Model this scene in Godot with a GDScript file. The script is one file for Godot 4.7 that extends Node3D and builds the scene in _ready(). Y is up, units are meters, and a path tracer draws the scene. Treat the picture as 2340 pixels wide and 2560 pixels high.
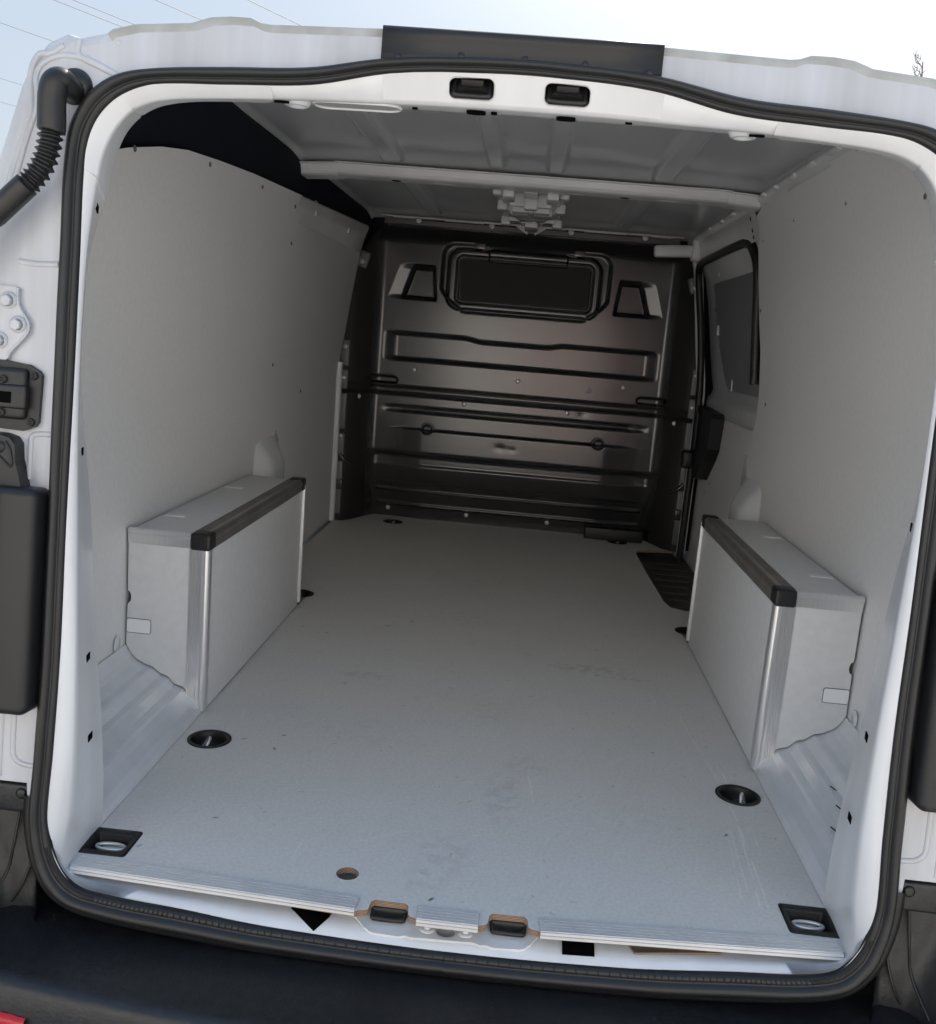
extends Node3D

# ------------------------------------------------------------------ measurements (metres; x right, y up from the load floor, z towards the rear)
const GROUND_Y := -0.62
var opening_in: Array = [Vector2(0, -.047), Vector2(.266, -.041), Vector2(.43, -.029), Vector2(.545, -.019), Vector2(.585, -.006), Vector2(.61, .022), Vector2(.624, .06), Vector2(.63, .1), Vector2(.626, .2), Vector2(.623, .36), Vector2(.625, .55), Vector2(.625, .75), Vector2(.626, .94), Vector2(.627, 1.07), Vector2(.622, 1.115), Vector2(.606, 1.15), Vector2(.576, 1.178), Vector2(.53, 1.195), Vector2(.42, 1.202), Vector2(.3, 1.21), Vector2(.2, 1.231), Vector2(.14, 1.238), Vector2(.08, 1.241), Vector2(0, 1.243)]
var opening_out: Array = [Vector2(0, -.075), Vector2(.27, -.071), Vector2(.43, -.061), Vector2(.56, -.046), Vector2(.608, -.026), Vector2(.637, .012), Vector2(.65, .055), Vector2(.655, .1), Vector2(.652, .2), Vector2(.649, .36), Vector2(.65, .55), Vector2(.652, .75), Vector2(.653, .94), Vector2(.654, 1.07), Vector2(.649, 1.125), Vector2(.63, 1.166), Vector2(.597, 1.197), Vector2(.55, 1.213), Vector2(.43, 1.224), Vector2(.31, 1.231), Vector2(.205, 1.25), Vector2(.14, 1.257), Vector2(.08, 1.26), Vector2(0, 1.262)]
var jamb_crease: Array = [Vector3(0, -.036, 0), Vector3(.26, -.033, 0), Vector3(.42, -.028, 0), Vector3(.53, -.022, 0), Vector3(.574, -.017, .006), Vector3(.603, -.005, .012), Vector3(.613, .025, .010), Vector3(.607, .085, .002), Vector3(.601, .2, 0), Vector3(.604, .36, -.01), Vector3(.614, .55, -.03), Vector3(.62, .75, -.045), Vector3(.62, .94, -.065), Vector3(.613, 1.06, -.082), Vector3(.606, 1.1, -.088), Vector3(.59, 1.134, -.093), Vector3(.565, 1.161, -.097), Vector3(.523, 1.178, -.1), Vector3(.42, 1.1875, -.102), Vector3(.3, 1.194, -.106), Vector3(.2, 1.1975, -.11), Vector3(.14, 1.199, -.11), Vector3(.08, 1.2, -.11), Vector3(0, 1.2, -.11)]
var jamb_inner: Array = [Vector3(0, -.036, -.13), Vector3(.26, -.036, -.13), Vector3(.42, -.036, -.13), Vector3(.53, -.036, -.13), Vector3(.59, -.036, -.13), Vector3(.614, -.025, -.13), Vector3(.613, .02, -.13), Vector3(.613, .09, -.13), Vector3(.618, .2, -.13), Vector3(.63, .36, -.13), Vector3(.64, .55, -.13), Vector3(.657, .75, -.13), Vector3(.648, .935, -.13), Vector3(.624, 1.035, -.13), Vector3(.620, 1.094, -.15), Vector3(.607, 1.138, -.16), Vector3(.583, 1.167, -.165), Vector3(.545, 1.186, -.165), Vector3(.47, 1.1965, -.165), Vector3(.3, 1.203, -.17), Vector3(.2, 1.205, -.17), Vector3(.14, 1.2055, -.17), Vector3(.08, 1.206, -.17), Vector3(0, 1.207, -.17)]
var body_contour: Array = [Vector2(0, 1.297), Vector2(.2, 1.296), Vector2(.368, 1.291), Vector2(.382, 1.2925), Vector2(.398, 1.2985), Vector2(.428, 1.2985), Vector2(.457, 1.2955), Vector2(.47, 1.291), Vector2(.484, 1.286), Vector2(.566, 1.279), Vector2(.6, 1.27), Vector2(.607, 1.2635), Vector2(.646, 1.2545), Vector2(.655, 1.256), Vector2(.666, 1.259), Vector2(.693, 1.244), Vector2(.714, 1.218), Vector2(.73, 1.182), Vector2(.755, 1.09), Vector2(.775, 1.0), Vector2(.79, .85), Vector2(.8, .6), Vector2(.8, .2), Vector2(.79, -.25)]

var van: Node3D
var m := {}
var used := {}


func _ready() -> void:
	# ---- camera
	var cam := Camera3D.new()
	cam.name = "camera"
	cam.position = Vector3(.04655, .87446, 1.34562)
	cam.rotation_degrees = Vector3(-10.3905, 2.9324, 4.7765)
	cam.fov = 56.595
	cam.near = .02
	cam.far = 1500.0
	add_child(cam)
	cam.current = true
	# ---- sky, exposure
	var we := WorldEnvironment.new()
	we.name = "world_environment"
	var env := Environment.new()
	env.background_mode = Environment.BG_SKY
	var sky := Sky.new()
	var ps := ProceduralSkyMaterial.new()
	ps.sky_top_color = Color(.60, .76, .95)
	ps.sky_horizon_color = Color(.86, .885, .90)
	ps.sky_curve = .42
	ps.sky_energy_multiplier = .73
	ps.ground_bottom_color = Color(.4, .38, .36)
	ps.ground_horizon_color = Color(.6, .6, .6)
	ps.sun_angle_max = 90.0
	ps.sun_curve = .25
	sky.sky_material = ps
	env.sky = sky
	env.tonemap_mode = Environment.TONE_MAPPER_LINEAR
	env.tonemap_exposure = 2.1
	env.sdfgi_enabled = true
	env.ssao_enabled = true
	env.ssil_enabled = true
	we.environment = env
	add_child(we)
	# ---- sun: high, in front of the van and a little to the right
	var sun := DirectionalLight3D.new()
	sun.name = "sun"
	sun.light_energy = 1.6
	sun.light_color = Color(1, .965, .91)
	sun.light_angular_distance = .5
	sun.shadow_enabled = true
	sun.rotation_degrees = Vector3(-47, 160, 0)
	add_child(sun)

	materials()
	ground_and_sky_things()
	house_behind()
	van = Node3D.new()
	van.name = "cargo_van"
	van.position = Vector3(0, GROUND_Y, -1.6)
	van.set_meta("label", "white panel van with open rear doorway showing its empty grey-clad load space")
	van.set_meta("category", "van")
	add_child(van)
	body_shell()
	door_jamb()
	weather_seal()
	cargo_floor()
	for s in [-1.0, 1.0]:
		wheel_arch(s)
		wheel_box(s)
		wall_panels(s)
	bulkhead()
	roof()
	side_door()
	left_rail()
	sill_hardware()
	lashing_points()
	bumper()
	outside_left()


# ------------------------------------------------------------------ materials
func lin(r: float, g: float, b: float) -> Color:
	return Color(r, g, b).linear_to_srgb()


func mat(key: String, c: Color, rough := .5, metal := 0.0, spec := .5) -> StandardMaterial3D:
	var k := StandardMaterial3D.new()
	k.resource_name = key
	k.albedo_color = c
	k.roughness = rough
	k.metallic = metal
	k.metallic_specular = spec
	m[key] = k
	return k


func noise_tex(seed_: int, freq: float, lo: Color, hi: Color, size := 512, octaves := 4, kind := FastNoiseLite.TYPE_SIMPLEX_SMOOTH, mid := -1.0) -> NoiseTexture2D:
	var n := FastNoiseLite.new()
	n.seed = seed_
	n.noise_type = kind
	n.frequency = freq
	n.fractal_octaves = octaves
	var t := NoiseTexture2D.new()
	t.width = size
	t.height = size
	t.seamless = true
	t.noise = n
	var g := Gradient.new()
	g.set_color(0, lo)
	g.set_color(1, hi)
	if mid > 0.0:
		g.set_offset(0, mid)
	t.color_ramp = g
	return t


func bump_tex(seed_: int, freq: float, strength: float, octaves := 3) -> NoiseTexture2D:
	var n := FastNoiseLite.new()
	n.seed = seed_
	n.frequency = freq
	n.fractal_octaves = octaves
	var t := NoiseTexture2D.new()
	t.width = 256
	t.height = 256
	t.seamless = true
	t.noise = n
	t.as_normal_map = true
	t.bump_strength = strength
	return t


func tri(k: StandardMaterial3D, scale_: float) -> void:
	k.uv1_triplanar = true
	k.uv1_world_triplanar = true
	k.uv1_scale = Vector3.ONE * scale_


func materials() -> void:
	var k := mat("dimmed_paint", lin(.55, .575, .635), .3)  # the jamb's white, colour dimmed to offset stronger light outside; texture adds dirt streaks
	k.albedo_texture = noise_tex(6, .008, Color(.86, .855, .84), Color(1, 1, 1), 512, 6)
	tri(k, 1.0)
	k.uv1_scale = Vector3(4.2, .35, 4.2)
	k.clearcoat_enabled = true
	k.clearcoat = .3
	k.clearcoat_roughness = .2
	k = mat("paint", lin(.74, .76, .80), .24)
	k.albedo_texture = noise_tex(3, .008, Color(.95, .945, .935), Color(1, 1, 1), 512, 5)
	tri(k, 1.0)
	k.uv1_scale = Vector3(3.2, .32, 3.2)
	k.clearcoat_enabled = true
	k.clearcoat = .3
	k.clearcoat_roughness = .15
	k = mat("dirty_paint", lin(.5, .505, .485), .5)
	k.albedo_texture = noise_tex(4, .012, Color(.78, .76, .72), Color(1, 1, 1), 512, 5)
	tri(k, 2.0)
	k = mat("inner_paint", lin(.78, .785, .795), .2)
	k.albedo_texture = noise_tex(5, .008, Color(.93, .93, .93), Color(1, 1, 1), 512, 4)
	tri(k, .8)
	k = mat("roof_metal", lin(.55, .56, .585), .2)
	k = mat("cladding", lin(.79, .788, .785), .5)
	k.albedo_texture = noise_tex(11, .05, Color(.965, .965, .965), Color(1, 1, 1), 512, 5)
	tri(k, 2.0)
	k = mat("box_panel", lin(.72, .725, .735), .48)
	k.albedo_texture = noise_tex(13, .03, Color(.955, .955, .955), Color(1, 1, 1), 512, 5)
	tri(k, 2.0)
	k = mat("floor", Color(1, 1, 1), .52)
	k.albedo_texture = floor_texture()
	k = mat("ply", Color(1, 1, 1), .8)
	k.albedo_texture = ply_texture()
	k = mat("bulkhead", lin(.034, .034, .036), .22, 0.0, .8)
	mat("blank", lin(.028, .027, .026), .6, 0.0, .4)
	mat("bulkhead_metal", lin(.16, .16, .165), .4, .2)
	k = mat("aluminium", lin(.82, .825, .84), .42, .35)
	k.roughness_texture = noise_tex(19, .02, Color(.88, .88, .88), Color(1, 1, 1), 256, 3)
	k.albedo_texture = noise_tex(20, .03, Color(.95, .95, .95), Color(1, 1, 1), 256, 4)
	tri(k, 1.5)
	k = mat("bright_aluminium", lin(.8, .8, .81), .3, .85)
	k.albedo_texture = noise_tex(22, .03, Color(.96, .96, .96), Color(1, 1, 1), 256, 4)
	tri(k, 1.0)
	k.uv1_scale = Vector3(20, .8, 20)
	k = mat("worn_aluminium", lin(.36, .345, .325), .4, .7)
	k.albedo_texture = noise_tex(21, .02, Color(.86, .85, .84), Color(1, 1, 1), 256, 4)
	tri(k, 2.0)
	mat("rubber", lin(.011, .0115, .013), .45)
	mat("hose", lin(.014, .014, .015), .38)
	k = mat("plastic", lin(.011, .0115, .013), .45)
	mat("tray", lin(.009, .009, .009), .5)
	mat("step", lin(.07, .062, .05), .6)
	k = mat("bumper", lin(.021, .022, .025), .48)
	k.albedo_texture = noise_tex(23, .035, Color(.7, .7, .7), Color(1, 1, 1), 512, 6)
	k.roughness_texture = noise_tex(24, .03, Color(.75, .75, .75), Color(1, 1, 1), 256, 4)
	k.normal_enabled = true
	k.normal_texture = bump_tex(25, .25, 3.0)
	k.normal_scale = .1
	tri(k, 2.5)
	mat("white_plastic", lin(.86, .865, .88), .4)
	mat("dark_trim_fill", lin(.012, .0135, .021), .75, 0.0, .25)
	mat("void", lin(.004, .004, .004), .9, 0.0, .1)
	mat("zinc", lin(.72, .73, .72), .3, .65)
	mat("steel", lin(.5, .5, .5), .35, .8)
	mat("grey_plastic", lin(.34, .345, .36), .5)
	mat("window_cover", lin(.24, .245, .265), .5)
	k = mat("lens", lin(.7, .7, .66), .12, .0, .8)
	mat("reflector", lin(.45, .012, .02), .25)
	k = mat("asphalt", lin(.5, .485, .46), .9)
	k.albedo_texture = noise_tex(31, .02, Color(.8, .8, .8), Color(1, 1, 1), 512, 6)
	tri(k, .25)
	mat("render_wall", lin(.79, .795, .795), .85)
	mat("red_door", lin(.3, .05, .045), .5)
	mat("roof_tile", lin(.12, .07, .055), .85)
	k = mat("glass", Color(.05, .06, .07), .05)
	mat("tyre", lin(.02, .02, .02), .8)
	mat("bark", lin(.2, .17, .15), .9)
	mat("wire", lin(.2, .21, .22), .6)


func floor_texture() -> ImageTexture:
	# grey anti-slip ply: mottled, smudged, with scuffs and scratches where the photo has them. u = (x + .8) / 1.6, v = (z + 3.2) / 3.3
	var w := 1024
	var h := 2048
	var n1 := FastNoiseLite.new()
	n1.seed = 41
	n1.frequency = .006
	n1.fractal_octaves = 4
	var n2 := FastNoiseLite.new()
	n2.seed = 42
	n2.frequency = .05
	n2.fractal_octaves = 3
	var n3 := FastNoiseLite.new()
	n3.seed = 43
	n3.frequency = .14
	n3.fractal_octaves = 1
	var val := PackedFloat32Array()
	val.resize(w * h)
	for y in h:
		for x in w:
			var a := n1.get_noise_2d(x, y * 1.03)
			var b := n2.get_noise_2d(x, y)
			var c := n3.get_noise_2d(x * 1.3, y * 1.3)
			var s := .72 + .014 * a + .008 * b + .042 * c
			var p := maxf(0.0, n2.get_noise_2d(x * .9 + y * .5 + 900.0, y * .16 - x * .1) - .12)   # scuff clouds
			s -= .045 * p * (.3 + 1.4 * absf(c))
			val[y * w + x] = s
	var rng := RandomNumberGenerator.new()
	rng.seed = 7
	# stains: x, z, half sizes, strength
	for q in [[-.30, -.97, .10, .035, .09], [.29, -1.19, .17, .05, .10], [.03, -.8, .09, .12, .035], [.07, -.38, .05, .14, .075], [-.02, -.15, .07, .1, .06], [.12, -.54, .07, .06, .05], [.40, -1.14, .09, .03, .09], [-.25, -.62, .22, .1, .025], [.3, -.35, .18, .09, .02], [-.05, -.07, .05, .06, .06], [-.12, -1.55, .2, .12, .03]]:
		stain(val, w, h, q, n2)
	# short dark nicks and hairlines
	for i in 420:
		var z := -rng.randf() * 2.6 + .02
		var x := rng.randf_range(-.6, .6)
		var a := rng.randf_range(0, TAU)
		var l := rng.randf_range(.003, .012) if i < 260 else rng.randf_range(.02, .1)
		scratch(val, w, h, Vector2(x, z), Vector2(x, z) + Vector2(cos(a), sin(a)) * l, rng.randf_range(-.35, -.1) if i < 260 else rng.randf_range(-.07, .06), rng.randi_range(0, 1) if i < 60 else 0)
	# long pale drag scratches along the right side
	for q in [[.515, -.68, .527, -.39, .1], [.527, -.39, .517, -.1, .2], [.522, -.36, .503, -.1, .16], [.506, -.36, .492, -.15, .1], [.497, -.33, .475, -.11, .07], [.538, -.62, .545, -.30, .08], [.49, -.95, .51, -.68, .07], [.12, -.5, .135, -.36, .06], [.45, -.9, .42, -1.25, .05], [.47, -1.1, .5, -1.0, .05]]:
		var a := Vector2(q[0], q[1])
		var b := Vector2(q[2], q[3])
		for j in 14:
			var t0 := rng.randf()
			var t1 := minf(1.0, t0 + rng.randf_range(.05, .3))
			var o := Vector2(rng.randfn(0, .0012), 0)
			scratch(val, w, h, a.lerp(b, t0) + o, a.lerp(b, t1) + o, q[4] * rng.randf_range(.3, 1.0), 0)
	var bytes := PackedByteArray()
	bytes.resize(w * h * 3)
	for i in w * h:
		var s := clampf(val[i], .05, .85)
		var g := pow(s, 1.0 / 2.2) * 255.0
		bytes[i * 3] = int(g)
		bytes[i * 3 + 1] = int(g * .99)
		bytes[i * 3 + 2] = int(g * .972)
	return ImageTexture.create_from_image(Image.create_from_data(w, h, false, Image.FORMAT_RGB8, bytes))


func stain(val: PackedFloat32Array, w: int, h: int, q: Array, n: FastNoiseLite) -> void:
	var cx: float = (q[0] + .8) / 1.6 * w
	var cy: float = (q[1] + 3.2) / 3.3 * h
	var rx: float = q[2] / 1.6 * w
	var ry: float = q[3] / 3.3 * h
	for y in range(maxi(0, int(cy - ry)), mini(h, int(cy + ry))):
		for x in range(maxi(0, int(cx - rx)), mini(w, int(cx + rx))):
			var d := Vector2((x - cx) / rx, (y - cy) / ry).length()
			if d < 1.0:
				var g := clampf(n.get_noise_2d(x * .9 + 300.0, y * .9) * 2.2 + .45, 0, 1)
				val[y * w + x] -= 1.15 * q[4] * g * smoothstep(1.0, .3, d)


func scratch(val: PackedFloat32Array, w: int, h: int, a: Vector2, b: Vector2, k: float, r: int) -> void:
	var p := Vector2((a.x + .8) / 1.6 * w, (a.y + 3.2) / 3.3 * h)
	var q := Vector2((b.x + .8) / 1.6 * w, (b.y + 3.2) / 3.3 * h)
	var n := maxi(2, int(p.distance_to(q) * 1.2))
	for i in n + 1:
		var c := p.lerp(q, float(i) / n)
		for dy in range(-r, r + 1):
			for dx in range(-r, r + 1):
				var x := clampi(int(c.x) + dx, 0, w - 1)
				var y := clampi(int(c.y) + dy, 0, h - 1)
				val[y * w + x] += k * (.5 if r > 0 else 1.0)


func ply_texture() -> ImageTexture:
	var im := Image.create(16, 64, false, Image.FORMAT_RGB8)
	var cols := [lin(.10, .085, .07), lin(.42, .27, .17), lin(.17, .10, .065), lin(.46, .30, .2), lin(.17, .10, .065), lin(.42, .27, .17), lin(.2, .12, .08), lin(.40, .26, .17)]
	for y in 64:
		for x in 16:
			im.set_pixel(x, y, cols[y / 8].darkened(.12 * absf(sin(x * 3.7 + y))))
	return ImageTexture.create_from_image(im)


# ------------------------------------------------------------------ building helpers
func new_st() -> SurfaceTool:
	var st := SurfaceTool.new()
	st.begin(Mesh.PRIMITIVE_TRIANGLES)
	return st


func numbered(called: String, under: Node) -> String:
	var key := "%d/%s" % [under.get_instance_id(), called]
	var n: int = used.get(key, 0)
	used[key] = n + 1
	return called if n == 0 else "%s_%03d" % [called, n]


func done(st: SurfaceTool) -> Mesh:
	st.generate_normals()
	return st.commit()


# a part of the van (or a sub-part of one of its parts); shapes are given in the van's floor coordinates
func inst(called: String, mesh: Mesh, key: String, parent: Node3D = null, t := Transform3D.IDENTITY) -> MeshInstance3D:
	var o := MeshInstance3D.new()
	var under: Node3D = parent if parent else van
	o.name = numbered(called, under)
	o.mesh = mesh
	o.material_override = m[key]
	if under == van:
		t.origin -= van.position
	else:
		t = (chain(under)).affine_inverse() * t
	o.transform = t
	under.add_child(o, true)
	return o


func chain(n: Node3D) -> Transform3D:
	var t := Transform3D.IDENTITY
	var p: Node = n
	while p is Node3D and p != self:
		t = (p as Node3D).transform * t
		p = p.get_parent()
	return t


func part(called: String, st: SurfaceTool, key: String, parent: Node3D = null) -> MeshInstance3D:
	return inst(called, done(st), key, parent)


func label(o: Node3D, text: String) -> void:
	o.set_meta("label", text)


func quad(st: SurfaceTool, a: Vector3, b: Vector3, c: Vector3, d: Vector3, ua := Vector2.ZERO, ub := Vector2.ZERO, uc := Vector2.ZERO, ud := Vector2.ZERO) -> void:
	for p in [[a, ua], [b, ub], [c, uc], [a, ua], [c, uc], [d, ud]]:
		st.set_uv(p[1])
		st.add_vertex(p[0])


func grid(st: SurfaceTool, rows: Array, group := 0, skip = null) -> void:
	st.set_smooth_group(group)
	for i in rows.size() - 1:
		var r0 = rows[i]
		var r1 = rows[i + 1]
		for j in r0.size() - 1:
			if skip != null and skip.call(i, j):
				continue
			quad(st, r0[j], r1[j], r1[j + 1], r0[j + 1])


# a mesh from a grid of points with smooth normals worked out from the grid itself (for large height fields)
func field(nx: int, ny: int, f: Callable) -> ArrayMesh:
	var v := PackedVector3Array()
	v.resize(nx * ny)
	for j in ny:
		for i in nx:
			v[j * nx + i] = f.call(float(i) / (nx - 1), float(j) / (ny - 1))
	var n := PackedVector3Array()
	n.resize(nx * ny)
	for j in ny:
		for i in nx:
			var a := v[j * nx + mini(i + 1, nx - 1)] - v[j * nx + maxi(i - 1, 0)]
			var b := v[mini(j + 1, ny - 1) * nx + i] - v[maxi(j - 1, 0) * nx + i]
			n[j * nx + i] = a.cross(b).normalized()
	var idx := PackedInt32Array()
	for j in ny - 1:
		for i in nx - 1:
			var k := j * nx + i
			idx.append_array(PackedInt32Array([k, k + nx, k + 1, k + 1, k + nx, k + nx + 1]))
	var arr := []
	arr.resize(Mesh.ARRAY_MAX)
	arr[Mesh.ARRAY_VERTEX] = v
	arr[Mesh.ARRAY_NORMAL] = n
	arr[Mesh.ARRAY_INDEX] = idx
	var am := ArrayMesh.new()
	am.add_surface_from_arrays(Mesh.PRIMITIVE_TRIANGLES, arr)
	return am


# box with rounded edges, added to st
func rbox(st: SurfaceTool, c: Vector3, size: Vector3, r := .004, b := Basis.IDENTITY, n := 2) -> void:
	var h := size * .5
	r = minf(r, minf(h.x, minf(h.y, h.z)) * .95)
	st.set_smooth_group(0)
	for ax in 3:
		var u := (ax + 1) % 3
		var w := (ax + 2) % 3
		for s in [-1.0, 1.0]:
			var us := edge_steps(h[u], r, n)
			var ws := edge_steps(h[w], r, n)
			var rows := []
			for p in us:
				var row := PackedVector3Array()
				for q in ws:
					var a := Vector3.ZERO
					a[ax] = h[ax] * s
					a[u] = p * s
					a[w] = q
					var k := a.clamp(-(h - Vector3.ONE * r), h - Vector3.ONE * r)
					row.append(c + b * (k + (a - k).normalized() * r))
				rows.append(row)
			for i in rows.size() - 1:
				for j in rows[i].size() - 1:
					quad(st, rows[i][j], rows[i][j + 1], rows[i + 1][j + 1], rows[i + 1][j])


func edge_steps(h: float, r: float, n: int) -> Array:
	var o := []
	for i in n + 1:
		o.append(-h + r * i / n)
	for i in n + 1:
		o.append(h - r + r * i / n)
	return o


func box_mesh(size: Vector3, r := .004) -> Mesh:
	var st := new_st()
	rbox(st, Vector3.ZERO, size, r)
	return done(st)


# swept tube; radius may be a number or a function of 0..1
func tube(st: SurfaceTool, path: Array, rad, sides := 10, closed := false, up := Vector3(.11, .93, .3)) -> void:
	var rows := []
	var n := path.size()
	for i in n:
		var a: Vector3 = path[(i - 1 + n) % n] if closed else path[maxi(i - 1, 0)]
		var b: Vector3 = path[(i + 1) % n] if closed else path[mini(i + 1, n - 1)]
		var t := (b - a).normalized()
		var x := up.cross(t).normalized()
		var y := t.cross(x)
		var r: float = rad.call(float(i) / (n - 1)) if rad is Callable else rad
		var row := PackedVector3Array()
		for k in sides + 1:
			var g := TAU * k / sides
			row.append(path[i] + (x * cos(g) + y * sin(g)) * r)
		rows.append(row)
	if closed:
		rows.append(rows[0])
	grid(st, rows, 0)
	if not closed:
		for e in [0, n - 1]:
			st.set_smooth_group(-1)
			for k in sides:
				for p in [path[e], rows[e][k], rows[e][k + 1]] if e == 0 else [path[e], rows[e][k + 1], rows[e][k]]:
					st.add_vertex(p)


# profile of (radius, height) turned about the y axis of t
func lathe(st: SurfaceTool, prof: Array, t := Transform3D.IDENTITY, segs := 32, group := 0, squash := 1.0) -> void:
	var rows := []
	for p in prof:
		var row := PackedVector3Array()
		for k in segs + 1:
			var g := TAU * k / segs
			row.append(t * Vector3(cos(g) * p.x, p.y, sin(g) * p.x * squash))
		rows.append(row)
	grid(st, rows, group)


func resample(pts: Array, e: float, closed := true) -> PackedVector2Array:
	var o := PackedVector2Array()
	for i in pts.size() if closed else pts.size() - 1:
		var a: Vector2 = pts[i]
		var b: Vector2 = pts[(i + 1) % pts.size()]
		var n := maxi(1, int(ceil(a.distance_to(b) / e)))
		for k in n:
			o.append(a.lerp(b, float(k) / n))
	if not closed:
		o.append(pts[-1])
	return o


func rrect(cx: float, cy: float, w: float, h: float, r: float, n := 4) -> Array:
	var o := []
	for q in 4:
		var c := Vector2(cx + (w / 2 - r) * (1 if q == 0 or q == 3 else -1), cy + (h / 2 - r) * (1 if q < 2 else -1))
		for k in n + 1:
			var a := (q + float(k) / n) * PI / 2
			o.append(c + Vector2(cos(a), sin(a)) * r)
	return o


func disc(cx: float, cy: float, r: float, n := 28, ry := 0.0) -> Array:
	var o := []
	for k in n:
		o.append(Vector2(cx + cos(TAU * k / n) * r, cy + sin(TAU * k / n) * (ry if ry > 0.0 else r)))
	return o


# flat or curved board with holes: outline and holes in (u, v), f(uv, depth) places a point. sides go to side_st with v across the thickness
func sheet(st: SurfaceTool, outline: Array, holes: Array, thick: float, f: Callable, e := .03, inner := 0.0, side_st: SurfaceTool = null, uvf = null) -> void:
	var rings := [resample(outline, e)]
	for h in holes:
		rings.append(resample(h, e))
	var pts := PackedVector2Array()
	for r in rings:
		pts.append_array(r)
	var jit := 1e-5
	if inner > 0.0:
		var lo: Vector2 = rings[0][0]
		var hi := lo
		for p in rings[0]:
			lo = lo.min(p)
			hi = hi.max(p)
		var safe := Geometry2D.offset_polygon(rings[0], -inner * .35)
		var bad := []
		for i in range(1, rings.size()):
			bad.append_array(Geometry2D.offset_polygon(rings[i], inner * .35))
		var nx := int((hi.x - lo.x) / inner)
		var ny := int((hi.y - lo.y) / inner)
		for j in range(1, ny + 1):
			for i in range(1, nx + 1):
				var p := lo + Vector2((i - .5 + .25 * (j % 2)) * (hi.x - lo.x) / maxi(nx, 1), (j - .5) * (hi.y - lo.y) / maxi(ny, 1))
				var ok := false
				for s in safe:
					ok = ok or Geometry2D.is_point_in_polygon(p, s)
				for s in bad:
					ok = ok and not Geometry2D.is_point_in_polygon(p, s)
				if ok:
					pts.append(p)
	var shaken := PackedVector2Array()
	for i in pts.size():
		shaken.append(pts[i] + Vector2(sin(i * 12.9), sin(i * 78.2)) * jit)
	var t := Geometry2D.triangulate_delaunay(shaken)
	for layer in 2 if thick != 0.0 else 1:
		st.set_smooth_group(1 + layer)
		for i in range(0, t.size(), 3):
			var a := pts[t[i]]
			var b := pts[t[i + 1]]
			var c := pts[t[i + 2]]
			var mid := (a + b + c) / 3.0
			if absf((b - a).cross(c - a)) < 1e-9 or not Geometry2D.is_point_in_polygon(mid, rings[0]):
				continue
			var out := false
			for h in range(1, rings.size()):
				out = out or Geometry2D.is_point_in_polygon(mid, rings[h])
			if out:
				continue
			if ((b - a).cross(c - a) > 0.0) == (layer == 0):
				var q := b
				b = c
				c = q
			for p in [a, b, c]:
				st.set_uv(uvf.call(p) if uvf != null else p)
				st.add_vertex(f.call(p, thick * layer))
	if thick != 0.0:
		var ss := side_st if side_st else st
		for r in rings:
			ss.set_smooth_group(-1)
			var run := 0.0
			for i in r.size():
				var a: Vector2 = r[i]
				var b: Vector2 = r[(i + 1) % r.size()]
				var l := a.distance_to(b)
				quad(ss, f.call(a, 0.0), f.call(b, 0.0), f.call(b, thick), f.call(a, thick), Vector2(run, 0.02), Vector2(run + l * 20.0, 0.02), Vector2(run + l * 20.0, .98), Vector2(run, .98))
				run += l * 20.0


# closed profile (p, q) pushed from a to b; p along px, q along qy
func extrude(st: SurfaceTool, prof: Array, a: Vector3, b: Vector3, px: Vector3, qy: Vector3) -> void:
	st.set_smooth_group(-1)
	var n := prof.size()
	for i in n:
		var p: Vector2 = prof[i]
		var q: Vector2 = prof[(i + 1) % n]
		var o := px * p.x + qy * p.y
		var o2 := px * q.x + qy * q.y
		quad(st, a + o, b + o, b + o2, a + o2)
	var t := Geometry2D.triangulate_polygon(PackedVector2Array(prof))
	for e in [a, b]:
		for i in range(0, t.size(), 3):
			for k in 3:
				var p: Vector2 = prof[t[i + k]]
				st.add_vertex(e + px * p.x + qy * p.y)


func flange_z(y: float, h := 0.0) -> float:
	return .04 - .1 * y + h


# point on the rear body plane, h towards the rear
func on_back(x: float, y: float, h := 0.0) -> Vector3:
	return Vector3(x, y, flange_z(y, h))


func smooth_loop(half: Array, step: float, closed := true) -> Array:
	# mirrors a right half (from bottom centre to top centre) into a full loop with rounded corners
	var cv := Curve3D.new()
	var full := []
	for p in half:
		full.append(p if p is Vector3 else Vector3(p.x, p.y, 0))
	for i in range(half.size() - 2, 0, -1):
		var p: Vector3 = full[i]
		full.append(Vector3(-p.x, p.y, p.z))
	var n := full.size()
	var o := []
	var per := int(1.0 / step)
	for i in n:
		var a: Vector3 = full[(i - 1 + n) % n]
		var b: Vector3 = full[i]
		var c: Vector3 = full[(i + 1) % n]
		var d: Vector3 = full[(i + 2) % n]
		for k in per:
			var t := float(k) / per
			# centripetal-like: limit tangents by the segment length
			var l := b.distance_to(c)
			var t0 := (c - a) * (l / maxf(1e-5, a.distance_to(b) + l))
			var t1 := (d - b) * (l / maxf(1e-5, c.distance_to(d) + l))
			var t2 := t * t
			var t3 := t2 * t
			o.append(b * (2 * t3 - 3 * t2 + 1) + t0 * (t3 - 2 * t2 + t) + c * (-2 * t3 + 3 * t2) + t1 * (t3 - t2))
	if closed:
		o.append(o[0])
	return o


func spline(pts: Array, per := 8) -> Array:
	var o := []
	for i in pts.size() - 1:
		var a = pts[maxi(i - 1, 0)]
		var b = pts[i]
		var c = pts[i + 1]
		var d = pts[mini(i + 2, pts.size() - 1)]
		for k in per:
			o.append(b.cubic_interpolate(c, a, d, float(k) / per))
	o.append(pts[-1])
	return o


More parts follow.
